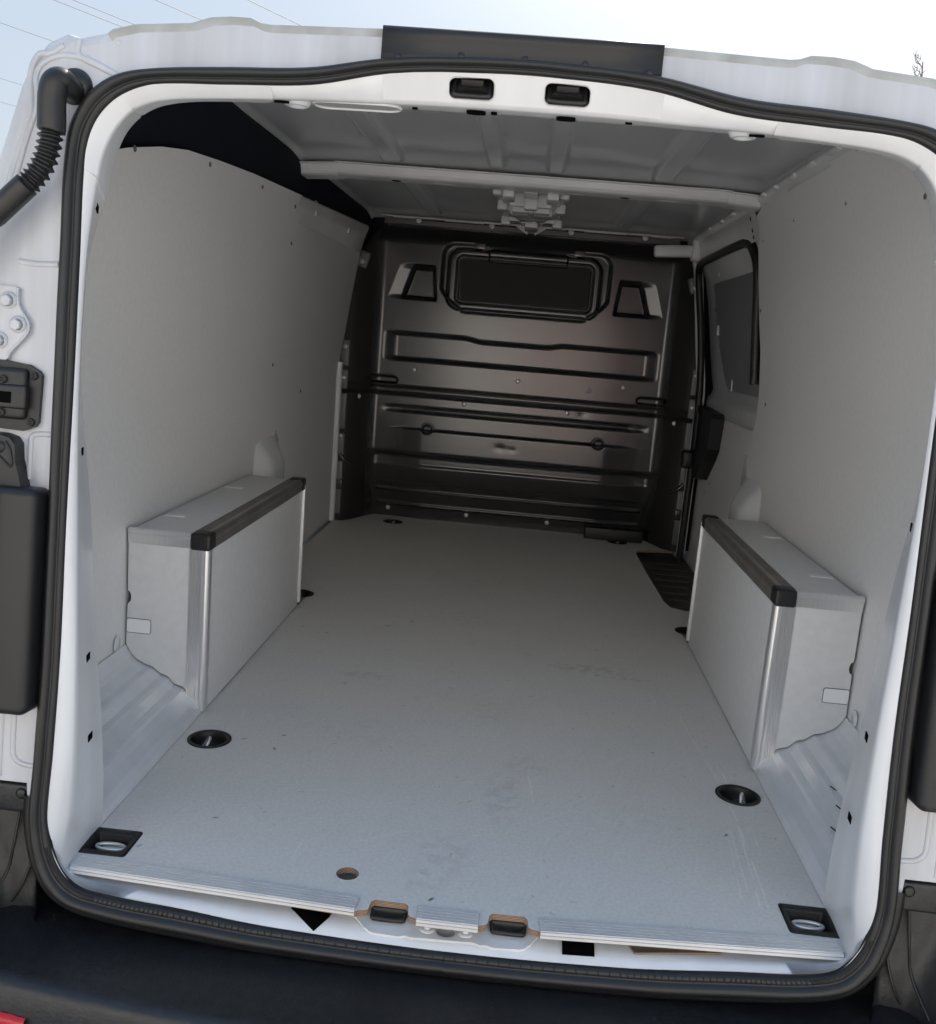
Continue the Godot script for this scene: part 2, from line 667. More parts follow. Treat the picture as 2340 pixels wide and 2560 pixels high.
func wall_x(y: float) -> float:
	var ys := [-1.0, .6, .68, .75, .94, 1.0, 1.2, 1.25, 1.33, 1.4]
	var xs := [.79, .794, .795, .79, .762, .754, .725, .715, .69, .66]
	for i in ys.size() - 1:
		if y < ys[i + 1]:
			return lerpf(xs[i], xs[i + 1], (y - ys[i]) / (ys[i + 1] - ys[i]))
	return xs[-1]


func lerp_at(pts: Array, x: float) -> float:
	# pts: Array of Vector2 sorted by x
	if x <= pts[0].x:
		return pts[0].y
	for i in pts.size() - 1:
		if x <= pts[i + 1].x:
			return lerpf(pts[i].y, pts[i + 1].y, (x - pts[i].x) / (pts[i + 1].x - pts[i].x))
	return pts[-1].y


# ------------------------------------------------------------------ surroundings
func ground_and_sky_things() -> void:
	var st := new_st()
	st.set_smooth_group(0)
	var w := 600.0
	quad(st, Vector3(-w, GROUND_Y, -w), Vector3(w, GROUND_Y, -w), Vector3(w, GROUND_Y, w), Vector3(-w, GROUND_Y, w))
	var g := MeshInstance3D.new()
	g.name = "ground"
	g.mesh = done(st)
	g.material_override = m.asphalt
	g.set_meta("kind", "structure")
	g.set_meta("label", "worn grey asphalt yard that the van is parked on")
	add_child(g)
	var dir := Vector3(.487, 0, -.873)
	var wires := [[Vector3(-12.36, 6.87, -20.63), "thin overhead wire crossing the sky outside the van's rear corner"], [Vector3(-10.2, 6.87, -18.82), "thin overhead wire, lower one of the close pair above the roof"], [Vector3(-9.76, 6.87, -18.74), "thin overhead wire, upper one of the close pair above the roof"], [Vector3(-7.93, 6.87, -18.4), "thin overhead wire meeting the roof at its raised bump"], [Vector3(-5.97, 6.87, -18.04), "thin overhead wire next to the black roof cover"], [Vector3(-15.36, 6.87, -25.91), "thin overhead wire at the height of the hose elbow, upper of two"], [Vector3(-17.14, 6.87, -29.06), "thin overhead wire beside the hose elbow, lower of two"]]
	for q in wires:
		st = new_st()
		var path := []
		for i in 41:
			var t := -30.0 + 2.25 * i
			path.append(q[0] + dir * t + Vector3(0, .0006 * t * (t - 60.0) * .4, 0))
		tube(st, path, .0085, 6)
		var o := MeshInstance3D.new()
		o.name = numbered("power_line", self)
		o.mesh = done(st)
		o.material_override = m.wire
		o.set_meta("label", q[1])
		o.set_meta("category", "wire")
		o.set_meta("group", "overhead wires crossing the sky")
		add_child(o, true)
	# bare tree behind the van; only its topmost twigs rise above the roof
	var tree := Node3D.new()
	tree.name = "bare_tree"
	tree.position = Vector3(9.6, GROUND_Y, -24)
	tree.set_meta("label", "bare leafless tree whose topmost twigs rise behind the van roof")
	tree.set_meta("category", "tree")
	add_child(tree)
	var rng := RandomNumberGenerator.new()
	rng.seed = 5
	st = new_st()
	var trunk := []
	for i in 12:
		var t := i / 11.0
		trunk.append(Vector3(-.75 * t * t + .1 * sin(t * 7.0), 9.0 * t, .15 * sin(t * 5.0)))
	tube(st, trunk, func(t: float): return .17 * (1.0 - t) + .012, 8)
	var o2 := MeshInstance3D.new()
	o2.name = "trunk"
	o2.mesh = done(st)
	o2.material_override = m.bark
	tree.add_child(o2)
	st = new_st()
	for i in 46:
		var t := rng.randf_range(.3, .995)
		var base: Vector3 = trunk[int(t * 11.0)].lerp(trunk[mini(11, int(t * 11.0) + 1)], t * 11.0 - int(t * 11.0))
		var a := rng.randf_range(0, TAU)
		var l := lerpf(2.6, .45, t) * rng.randf_range(.6, 1.1)
		var d := Vector3(cos(a), rng.randf_range(.5, 1.3), sin(a)).normalized()
		var p := []
		for k in 7:
			p.append(base + d * l * k / 6.0 + Vector3(rng.randfn(0, .03), .1 * l * k * k / 36.0, rng.randfn(0, .03)))
		tube(st, p, func(u: float): return .03 * (1.2 - t) * (1.0 - u) + .006, 5)
		for j in 4:
			var b: Vector3 = p[2 + j]
			var d2 := (d + Vector3(rng.randfn(0, .7), rng.randf_range(0, .7), rng.randfn(0, .7))).normalized()
			tube(st, [b, b + d2 * l * .18, b + d2 * l * .36 + Vector3(0, .03, 0)], func(u: float): return .009 * (1.0 - u) + .004, 4)
	var o3 := MeshInstance3D.new()
	o3.name = "crown"
	o3.mesh = done(st)
	o3.material_override = m.bark
	tree.add_child(o3)


# the sunlit house across the yard, which lights the load space and shows as a sheen in the partition
func house_behind() -> void:
	var o := Node3D.new()
	o.name = "rendered_house"
	o.position = Vector3(-.4, GROUND_Y, 8.6)
	o.set_meta("label", "white rendered house with a red door, mirrored faintly in the dark partition")
	o.set_meta("category", "house")
	add_child(o)
	var pieces := []
	var st := new_st()
	var outl := [Vector2(-9, 0), Vector2(9, 0), Vector2(9, 6.2), Vector2(-9, 6.2)]
	var wins := []
	for x in [-7.0, -4.4, -1.9, 3.2, 6.2]:
		wins.append([x, 1.55, 1.2, 1.3])
	for x in [-7.0, -4.4, -1.9, .9, 3.2, 6.2]:
		wins.append([x, 4.4, 1.2, 1.3])
	var holes := []
	for q in wins:
		holes.append(rrect(q[0], q[1], q[2], q[3], .01, 1))
	holes.append(rrect(.95, 1.06, 1.0, 2.1, .01, 1))
	sheet(st, outl, holes, .22, func(p: Vector2, t: float): return Vector3(p.x, p.y, t), .4)
	rbox(st, Vector3(0, 3.1, 7.0), Vector3(18, 6.2, .2), .01)
	for s in [-1.0, 1.0]:
		rbox(st, Vector3(8.9 * s, 3.1, 3.6), Vector3(.2, 6.2, 6.6), .01)
	pieces.append(["wall", st, "render_wall", 0])
	st = new_st()
	extrude(st, [Vector2(-.5, 6.1), Vector2(3.6, 8.6), Vector2(7.6, 6.1), Vector2(7.4, 6.05), Vector2(3.6, 8.4), Vector2(-.4, 6.05)], Vector3(-9.4, 0, 0), Vector3(9.4, 0, 0), Vector3(0, 0, 1), Vector3(0, 1, 0))
	pieces.append(["roof", st, "roof_tile", 0])
	for q in wins:
		st = new_st()
		sheet(st, rrect(q[0], q[1], q[2] - .01, q[3] - .01, .01, 1), [rrect(q[0] - q[2] * .235, q[1], q[2] * .38, q[3] - .16, .01, 1), rrect(q[0] + q[2] * .235, q[1], q[2] * .38, q[3] - .16, .01, 1)], .06, func(p: Vector2, t: float): return Vector3(p.x, p.y, .08 + t), .3)
		pieces.append(["window", st, "paint", 0])
		st = new_st()
		rbox(st, Vector3(q[0], q[1], .13), Vector3(q[2] - .03, q[3] - .03, .02), .002)
		pieces.append(["pane", st, "glass", 1])
		st = new_st()
		rbox(st, Vector3(q[0], q[1] - q[3] / 2 - .04, -.03), Vector3(q[2] + .16, .06, .22), .01)
		pieces.append(["sill", st, "paint", 1])
	st = new_st()
	rbox(st, Vector3(.95, 1.05, .12), Vector3(.98, 2.08, .06), .01)
	for y in [.55, 1.5]:
		rbox(st, Vector3(.95, y, .085), Vector3(.62, .7, .03), .01)
	pieces.append(["door", st, "red_door", 0])
	st = new_st()
	rbox(st, Vector3(.56, 1.05, .06), Vector3(.03, .16, .05), .01)
	pieces.append(["handle", st, "zinc", 1])
	var last: MeshInstance3D = null
	for q in pieces:
		var mi := MeshInstance3D.new()
		var under: Node3D = last if q[3] == 1 else o
		mi.name = numbered(q[0], under)
		mi.mesh = done(q[1])
		mi.material_override = m[q[2]]
		under.add_child(mi, true)
		if q[3] == 0:
			last = mi


# ------------------------------------------------------------------ van body
func contour_full(grow: float) -> Array:
	var o := []
	for i in range(body_contour.size() - 1, 0, -1):
		o.append(Vector2(-body_contour[i].x, body_contour[i].y))
	for p in body_contour:
		o.append(p)
	var r := []
	for p in o:
		r.append(Vector2(p.x * (1.0 + grow / .8), .6 + (p.y - .6) * (1.0 + grow / .7)))
	return r


func body_shell() -> void:
	var st := new_st()
	var secs := [[0.0, -.013], [-.001, -.008], [-.0035, -.002], [-.005, 0.0], [-.03, .006], [-.1, .02], [-.21, .05], [-.31, .078], [-.45, .112], [-1.2, .135], [-3.0, .15], [-4.4, .11], [-4.9, 0.0]]
	var rows := []
	for q in secs:
		var row := []
		for p in contour_full(q[1]):
			row.append(Vector3(p.x, p.y, flange_z(p.y, -.006) + q[0]))
		rows.append(row)
	grid(st, rows.slice(3), 1)
	var lip := new_st()
	var on_roof := func(_i: int, j: int) -> bool: return absf(rows[0][j].x) > .606 or absf(rows[0][j + 1].x) > .606
	grid(lip, rows.slice(0, 4), 1, on_roof)
	grid(st, rows.slice(0, 4), 1, func(i: int, j: int) -> bool: return not on_roof.call(i, j))
	# closed front and underside
	var last: Array = rows[-1]
	st.set_smooth_group(-1)
	for j in last.size() - 1:
		for p in [Vector3(0, .5, -4.95), last[j], last[j + 1]]:
			st.add_vertex(p)
	quad(st, Vector3(-.8, -.24, .02), Vector3(.8, -.24, .02), Vector3(.8, -.24, -4.9), Vector3(-.8, -.24, -4.9))
	var outer := part("outer_body", st, "dimmed_paint")
	part("roof_lip", lip, "dirty_paint", outer)
	# rear face round the doorway
	st = new_st()
	var hole := []
	var l := smooth_loop(opening_out, .34)
	for i in l.size() - 1:
		hole.append(Vector2(l[i].x * .985, .6 + (l[i].y - .6) * .985))
	var face_outline := []
	for p in contour_full(-.013):
		if p.y > .143 and p.x < 0.0:
			face_outline.append(p)
	for p in contour_full(-.013):
		if p.y > .143 and p.x >= 0.0:
			face_outline.append(p)
	var lower := []
	for p in opening_out:
		if p.y < .11:
			lower.append(Vector2(p.x * 1.012, p.y - .007))
	face_outline.append(Vector2(.795, .143))
	face_outline.append(Vector2(.667, .143))
	for i in range(lower.size() - 1, -1, -1):
		face_outline.append(lower[i])
	for i in range(1, lower.size()):
		face_outline.append(Vector2(-lower[i].x, lower[i].y))
	face_outline.append(Vector2(-.667, .143))
	face_outline.append(Vector2(-.795, .143))
	sheet(st, face_outline, [hole], 0.0, func(p: Vector2, t: float): return on_back(p.x, p.y, -.006 - t), .02, .05)
	var face := part("rear_face", st, "dimmed_paint")
	# weld ridges on the pillar corner and the stamped recess low down
	var ridges := [[[-.668, 1.241], [-.688, 1.229], [-.705, 1.226], [-.716, 1.2], [-.713, 1.149], [-.718, 1.128], [-.732, 1.075], [-.745, 1.03], [-.76, .96]], [[-.585, 1.204], [-.63, 1.223], [-.669, 1.227], [-.697, 1.215], [-.708, 1.194], [-.703, 1.159], [-.718, 1.104], [-.727, 1.067], [-.745, 1.0]], [[-.646, 1.25], [-.645, 1.229], [-.612, 1.214], [-.59, 1.205]], [[-.692, .26], [-.692, .195], [-.688, .18], [-.676, .172], [-.655, .17]], [[-.712, .26], [-.712, .15]], [[-.72, .93], [-.69, .928], [-.66, .93]], [[-.688, .672], [-.688, .61]], [[-.688, .672], [-.68, .678], [-.655, .68]]]
	for s in [-1.0, 1.0]:
		for q in ridges:
			var pts := []
			for p in q:
				pts.append(on_back(p[0] * -s, p[1], -.0085))
			st = new_st()
			tube(st, spline(pts, 6), .0055, 8, false, Vector3(0, .1, 1))
			part("weld_ridge", st, "dimmed_paint", face)
	# small spot-weld dimples
	for q in [[-.634, 1.226], [-.61, 1.213], [-.588, 1.25]]:
		st = new_st()
		lathe(st, [Vector2(0, .001), Vector2(.003, .001), Vector2(.0048, 0)], Transform3D(Basis(Vector3.RIGHT, PI / 2), on_back(q[0], q[1], -.0058)), 12)
		part("weld_spot", st, "dimmed_paint", face)
	# wheels under the body
	for z in [-.95, -4.0]:
		for s in [-1.0, 1.0]:
			st = new_st()
			lathe(st, [Vector2(.19, .09), Vector2(.29, .095), Vector2(.325, .06), Vector2(.33, 0), Vector2(.325, -.06), Vector2(.29, -.095), Vector2(.19, -.09)], Transform3D(Basis(Vector3.FORWARD, PI / 2), Vector3(.78 * s, -.29, z)), 36)
			var w := part("wheel", st, "tyre")
			st = new_st()
			lathe(st, [Vector2(0, .06), Vector2(.08, .07), Vector2(.18, .085), Vector2(.2, .07), Vector2(.2, -.07), Vector2(.0, -.05)], Transform3D(Basis(Vector3.FORWARD, PI / 2), Vector3(.78 * s, -.29, z)), 24)
			part("rim", st, "steel", w)


func top_y(x: float, outer: bool) -> float:
	# height of the doorway edge (outer = at the seal) or of the crease below it, near the middle of the header
	var a := [Vector2(0, 1.243), Vector2(.08, 1.241), Vector2(.14, 1.238), Vector2(.2, 1.231), Vector2(.25, 1.2205), Vector2(.3, 1.21)] if outer else [Vector2(0, 1.2), Vector2(.08, 1.2), Vector2(.14, 1.199), Vector2(.2, 1.1975), Vector2(.25, 1.1955), Vector2(.3, 1.194)]
	return lerp_at(a, absf(x))


func header_point(x: float, v: float) -> Vector3:
	var y := top_y(x, true)
	var a := Vector3(x, y, flange_z(y, 0.0))
	var z := lerpf(-.11, -.106, clampf((absf(x) - .2) / .1, 0, 1))
	return a.lerp(Vector3(x, top_y(x, false), z), v)


func door_jamb() -> void:
	var a := smooth_loop(opening_in, .125)
	for i in a.size():
		a[i].z = flange_z(a[i].y, 0.0)
	var b := smooth_loop(jamb_crease, .125)
	var c := smooth_loop(jamb_inner, .125)
	var per := 8
	var n_half := opening_in.size() - 1
	var i0 := (n_half - 3) * per     # x = .2 on the right
	var i1 := (n_half + 3) * per     # x = -.2 on the left
	var rows := [[], [], [], [], [], []]
	for i in a.size():
		var out: Vector3 = a[i] + (a[i] - b[i]).normalized() * .012
		out.z = a[i].z - .001
		rows[0].append(out)
		rows[1].append(a[i])
		rows[2].append(a[i].lerp(b[i], .86) )
		# rounded crease
		rows[3].append(b[i] * .5 + (a[i].lerp(b[i], .86)) * .25 + b[i].lerp(c[i], .12) * .25)
		rows[4].append(b[i].lerp(c[i], .12))
		rows[5].append(c[i])
	var st := new_st()
	grid(st, rows, 0, func(i: int, j: int): return i < 2 and j >= i0 and j < i1)
	# return edge behind the inner lip
	var back := []
	for i in c.size():
		back.append(c[i] + Vector3(signf(c[i].x) * .03 if absf(c[i].x) > .59 else 0.0, .02 if c[i].y > 1.1 else (-.02 if c[i].y < .0 else 0.0), -.004))
	grid(st, [c, back], 1)
	var jamb := part("door_jamb", st, "paint")
	# header panel with the two striker openings
	st = new_st()
	var holes := []
	for x in [-.0725, .0645]:
		holes.append(rrect(x, .46, .064, .58, .16))
		for k in holes[-1].size():
			var p: Vector2 = holes[-1][k]
			holes[-1][k] = p
	for h in 2:
		var cx: float = [-.0725, .0645][h]
		var o := []
		for p in rrect(0, 0, .064, .029, .009, 5):
			o.append(Vector2(cx + p.x, .45 + p.y / .049))
		holes[h] = o
	var outl := []
	for k in 21:
		outl.append(Vector2(lerpf(-.2, .2, k / 20.0), 0.0))
	for k in 21:
		outl.append(Vector2(lerpf(.2, -.2, k / 20.0), .86))
	# v is stretched so that the triangulation sees the panel at its true height
	var scaled := []
	for p in outl:
		scaled.append(Vector2(p.x, p.y * .049))
	var hs := []
	for h in holes:
		var o := []
		for p in h:
			o.append(Vector2(p.x, p.y * .049))
		hs.append(o)
	sheet(st, scaled, hs, 0.0, func(p: Vector2, t: float): return header_point(p.x, p.y / .049) + Vector3(0, 0, -t), .008, .012)
	var hp := part("header_panel", st, "paint", jamb)
	for cx in [-.0725, .0645]:
		# pocket and bar of the striker
		var q := header_point(cx, .45)
		var nrm := Vector3(0, -.55, .84).normalized()
		var up := Vector3(0, .84, .55).normalized()
		var bs := Basis(Vector3.RIGHT, up, nrm)
		st = new_st()
		var pr := rrect(0, 0, .0655, .0305, .0095, 5)
		var rr := []
		for s in [[1.0, .0012], [1.0, -.004], [.93, -.022], [.0, -.022]]:
			var row := []
			for p in pr + [pr[0]]:
				row.append(q + bs * Vector3(p.x * s[0], p.y * s[0], s[1]))
			rr.append(row)
		grid(st, rr, 0)
		var lt := part("door_striker", st, "plastic", jamb)
		st = new_st()
		tube(st, spline([q + bs * Vector3(-.026, .002, -.018), q + bs * Vector3(-.026, -.007, -.002), q + bs * Vector3(-.02, -.009, .002), q + bs * Vector3(.02, -.009, .002), q + bs * Vector3(.026, -.007, -.002), q + bs * Vector3(.026, .002, -.018)], 5), .0042, 8)
		rbox(st, q + bs * Vector3(0, .004, -.014), Vector3(.034, .012, .01), .003, bs)
		part("striker_bar", st, "plastic", jamb)
	# lower face of the header: openings, bosses, oblong label recess
	var under := func(x: float, t: float) -> Vector3: return Vector3(x, lerpf(1.2005, 1.2055, t), lerpf(-.117, -.168, t))
	for q in [[-.067, .5, .028, .028], [.066, .5, .028, .028], [-.04, .4, .009, .012], [.158, .42, .01, .008], [-.158, .45, .008, .008], [.34, .12, .022, .008], [-.352, .12, .022, .008]]:
		var at: Vector3 = under.call(q[0], q[1]) + Vector3(0, -.0035, 0)
		if absf(q[0]) > .3:
			at = Vector3(q[0], 1.1895, -.116)
		st = new_st()
		var pr := rrect(0, 0, q[2], q[3], minf(q[2], q[3]) * .3)
		sheet(st, pr, [], .003, func(p: Vector2, t: float): return at + Vector3(p.x, .08 * -p.y - t * -1.0, p.y), .02)
		part("header_opening", st, "void", jamb)
	for x in [-.335, .325]:
		st = new_st()
		lathe(st, [Vector2(.008, -.002), Vector2(.0135, -.0065), Vector2(.018, -.0055), Vector2(.022, .002)], Transform3D(Basis.IDENTITY, Vector3(x, 1.1975, -.140)), 20)
		part("header_boss", st, "paint", jamb)
	st = new_st()
	sheet(st, rrect(-.245, -.143, .125, .036, .018, 6), [], .002, func(p: Vector2, t: float): return Vector3(p.x, 1.1985 - .01 * (p.x + .245) * -1.0 - t * -1.0, p.y), .02)
	part("oblong_recess", st, "grey_plastic", jamb)
	st = new_st()
	var ring := []
	for p in rrect(-.245, -.143, .131, .042, .021, 6):
		ring.append(Vector3(p.x, 1.1985 + .01 * (p.x + .245), p.y))
	tube(st, ring, .0025, 6, true)
	part("recess_rim", st, "paint", jamb)
	# corner reinforcements lapped over the jamb: they end at a visible seam
	for s in [-1, 1]:
		var ja := int(13.1 * per)
		var jb := int(18.5 * per)
		var rws := [[], [], [], [], []]
		var n := a.size() - 1
		for j in range(ja, jb + 1):
			var k: int = j if s > 0 else n - j
			var lift := Vector3(-.5 * signf(b[k].x) if j < 16 * per else 0.0, -.25 if j > 16 * per else 0.0, .7).normalized() * .005
			rws[0].append(rows[1][k])
			rws[1].append(rows[2][k] + lift)
			rws[2].append(rows[3][k] + lift)
			rws[3].append(rows[4][k] + lift)
			rws[4].append(rows[5][k] + lift + Vector3(0, 0, -.004))
		st = new_st()
		grid(st, rws, 0)
		for e in [0, rws[0].size() - 1]:
			var l0 := []
			var l1 := []
			for r in 5:
				var k: int = ja + e if s > 0 else n - (ja + e)
				l0.append(rws[r][e])
				l1.append(rows[r + 1][k])
			grid(st, [l0, l1], 1)
		part("corner_reinforcement", st, "paint", jamb)
	# small rectangular slots down both sides
	for q in [[.638, .653, 0], [.635, .312, 0], [.629, .18, 0], [-.637, .653, 0], [-.634, .312, 0], [-.628, .181, 0], [-.618, 1.014, 1], [-.618, 1.057, 2]]:
		var y: float = q[1]
		# centre of the slot on the inner jamb facet
		var k := 0
		var best := 9.0
		for i in a.size():
			if b[i].x * q[0] > 0.0 and absf(lerpf(b[i].y, c[i].y, .55) - y) < best and absf(b[i].x) > .55:
				best = absf(lerpf(b[i].y, c[i].y, .55) - y)
				k = i
		var along: Vector3 = (c[k] - b[k]).normalized()
		var upv := Vector3.UP
		var nn := along.cross(upv).normalized()
		var bs := Basis(along, nn.cross(along).normalized() * -1.0, nn)
		var sz: Vector3 = [Vector3(.021, .0125, .0024), Vector3(.015, .012, .0024), Vector3(.009, .012, .0024)][q[2]]
		st = new_st()
		rbox(st, b[k].lerp(c[k], .55), sz, .002 if q[2] == 0 else .004, bs)
		part("jamb_slot", st, "void", jamb)


func weather_seal() -> void:
	var a := smooth_loop(opening_in, .125)
	var o := smooth_loop(opening_out, .125)
	var prof := [[-.03, -.004], [-.02, .004], [.08, .0105], [.22, .0145], [.38, .0155], [.54, .0135], [.64, .009], [.68, .0055], [.72, .0065], [.84, .0065], [.96, .0045], [1.03, .0], [1.02, -.006]]
	var rows := []
	for p in prof:
		var row := []
		for i in a.size():
			var q: Vector3 = o[i].lerp(a[i], p[0])
			var wob := .0006 * sin(i * .21) + .0004 * sin(i * .67)
			row.append(on_back(q.x, q.y, p[1] + wob))
		rows.append(row)
	var st := new_st()
	grid(st, rows, 0)
	var seal := part("door_seal", st, "rubber")
	# fabric-ribbed grip band on the inner side
	st = new_st()
	for i in a.size() - 1:
		for k in 2:
			var p: Vector3 = o[i].lerp(o[i + 1], k * .5).lerp(a[i].lerp(a[i + 1], k * .5), .86)
			var d: Vector3 = (a[i] - o[i]).normalized()
			if p.y > .05:
				continue
			rbox(st, on_back(p.x, p.y, .0068), Vector3(.0016, .0075, .0016), .0006, Basis(d.cross(Vector3.BACK), d, Vector3.BACK), 1)
	var g := part("grip_ribs", st, "rubber", seal)
	g.set_meta("kind", "stuff")


# ------------------------------------------------------------------ load floor
func cargo_floor() -> void:
	var right := [Vector2(.046, .040), Vector2(.05, .036), Vector2(.057, .034), Vector2(.061, .029), Vector2(.063, .008), Vector2(.068, .002), Vector2(.117, .001), Vector2(.122, .007), Vector2(.1235, .027), Vector2(.128, .031), Vector2(.139, .033), Vector2(.141, .036), Vector2(.594, .004), Vector2(.606, .001), Vector2(.612, -.008), Vector2(.6145, -.036), Vector2(.54, -.036), Vector2(.5345, -.042), Vector2(.5345, -.111), Vector2(.54, -.117), Vector2(.6125, -.117), Vector2(.6125, -1.62), Vector2(.785, -1.62)]
	var outl := []
	for i in range(right.size() - 1, -1, -1):
		outl.append(Vector2(-right[i].x, right[i].y))
	for p in right:
		outl.append(p)
	# right front: cut-away over the side step
	outl.append_array([Vector2(.785, -1.9), Vector2(.66, -1.905), Vector2(.618, -1.93), Vector2(.604, -2.0), Vector2(.594, -2.38), Vector2(.588, -2.78), Vector2(.6, -2.86), Vector2(.7, -2.9), Vector2(.77, -2.91), Vector2(.77, -2.97), Vector2(.7, -3.14), Vector2(-.7, -3.14), Vector2(-.785, -2.95)])
	var holes := []
	for q in [[-.551, -.5], [.551, -.5], [-.637, -1.65], [.637, -1.65], [-.521, -2.985], [.524, -2.998]]:
		holes.append(disc(q[0], q[1], .044))
	holes.append(disc(-.1725, -.0625, .0185, 24))
	var st := new_st()
	var sides := new_st()
	sheet(st, outl, holes, -.0098, func(p: Vector2, t: float): return Vector3(p.x, t, p.y), .022, 0.0, sides, func(p: Vector2): return Vector2((p.x + .8) / 1.6, (p.y + 3.2) / 3.3))
	var fl := part("cargo_floor", st, "floor")
	part("plywood_edge", sides, "ply", fl)
	# metal pan underneath
	st = new_st()
	quad(st, Vector3(-.8, -.05, -.12), Vector3(.8, -.05, -.12), Vector3(.8, -.05, -3.2), Vector3(-.8, -.05, -3.2))
	quad(st, Vector3(-.61, -.0385, -.04), Vector3(.61, -.0385, -.04), Vector3(.61, -.05, -.13), Vector3(-.61, -.05, -.13))
	part("floor_pan", st, "paint")
	# step well by the side door
	st = new_st()
	rbox(st, Vector3(.70, -.045, -2.4), Vector3(.25, .03, 1.05), .005)
	for k in 9:
		rbox(st, Vector3(.70, -.0305, -1.98 - .1 * k), Vector3(.2, .004, .05), .002)
	part("step_tread", st, "step")
	# three ribbed aluminium edge strips
	for q in [[Vector3(-.603, 0, -.0105), Vector3(-.142, 0, .017)], [Vector3(-.0475, 0, .0235), Vector3(.0475, 0, .0235)], [Vector3(.1405, 0, .020), Vector3(.603, 0, -.0115)]]:
		var dx: Vector3 = (q[1] - q[0]).normalized()
		var dz := dx.cross(Vector3.UP).normalized() * -1.0
		if dz.z < 0.0:
			dz = -dz
		st = new_st()
		extrude(st, [Vector2(-.0165, .0006), Vector2(-.0165, .0016), Vector2(.0182, .0016), Vector2(.0184, -.0092), Vector2(.0172, -.0092), Vector2(.0172, .0006)], q[0], q[1], dz, Vector3.UP)
		var base := part("edge_strip", st, "worn_aluminium")
		st = new_st()
		for i in 5:
			var z := -.0165 + .007 * i
			extrude(st, [Vector2(z, .0012), Vector2(z + .0003, .003), Vector2(z + .0052, .003), Vector2(z + .0055, .0012)], q[0] + dx * .0003, q[1] - dx * .0003, dz, Vector3.UP)
		for y in [.0022, -.0036]:
			extrude(st, [Vector2(.0178, y), Vector2(.0192, y - .0003), Vector2(.0192, y - .0046), Vector2(.0178, y - .0049)], q[0] + dx * .0003, q[1] - dx * .0003, dz, Vector3.UP)
		part("tread_ridges", st, "aluminium", base)
	# small cover plate at the bulkhead foot
	st = new_st()
	rbox(st, Vector3(.505, .03, -3.03), Vector3(.27, .055, .05), .006)
	part("cover_plate", st, "plastic")


func arch_profile() -> Array:
	return [Vector2(.6125, -.03), Vector2(.6135, .0), Vector2(.618, .014), Vector2(.628, .026), Vector2(.645, .0385), Vector2(.656, .0515), Vector2(.662, .0545), Vector2(.677, .0585), Vector2(.683, .0635), Vector2(.692, .0735), Vector2(.698, .0765), Vector2(.71, .0795), Vector2(.716, .084), Vector2(.725, .0915), Vector2(.731, .0945), Vector2(.744, .0975), Vector2(.765, .108), Vector2(.775, .117), Vector2(.782, .127), Vector2(.79, .142)]


func wheel_arch(s: float) -> void:
	var prof := arch_profile()
	var rows := []
	var zs := [-.09, -.12, -.15, -.2, -.3, -.45, -.6, -.75]
	for zi in zs.size():
		var row := []
		for p in prof:
			# the swages fade out a little towards the doorway
			var k: float = smoothstep(-.1, -.24, zs[zi])
			var base: float = lerpf(.002, .142, pow(clampf((p.x - .6135) / .1765, 0, 1), .86)) if p.y > .0 else p.y
			row.append(Vector3(p.x * s, lerpf(base, p.y, maxf(k, .6)) , zs[zi]))
		rows.append(row)
	var st := new_st()
	grid(st, rows, -1)
	part("wheel_arch", st, "paint")
	# a few paint chips
	if s > 0.0:
		for q in [[.69, .079, -.33], [.668, .06, -.28], [.7, .084, -.4]]:
			st = new_st()
			rbox(st, Vector3(q[0], q[1] - .0005, q[2]), Vector3(.003, .0015, .018), .0006, Basis(Vector3.UP, .3))
			part("paint_chip", st, "void")


func corner_prof(w: float, w2: float) -> Array:
	# outside corner trim: faces meet at (0,0); p runs back along face A, q along face B, both negative; outside is positive
	var o := [Vector2(-w, 0), Vector2(-w, .0026)]
	for i in 4:
		var p := -w + .004 + .0052 * i
		o.append_array([Vector2(p, .0026), Vector2(p + .0006, .0014), Vector2(p + .0016, .0014), Vector2(p + .0022, .0026)])
	o.append(Vector2(-.0125, .0026))
	for k in 9:
		var a := PI * .62 - (PI * .74) * k / 8.0
		o.append(Vector2(-.0062, -.0062) + Vector2(cos(a), sin(a)) * .0104)
	o.append_array([Vector2(.0026, -.0125), Vector2(.0026, -w2), Vector2(0, -w2), Vector2(0, 0)])
	return o


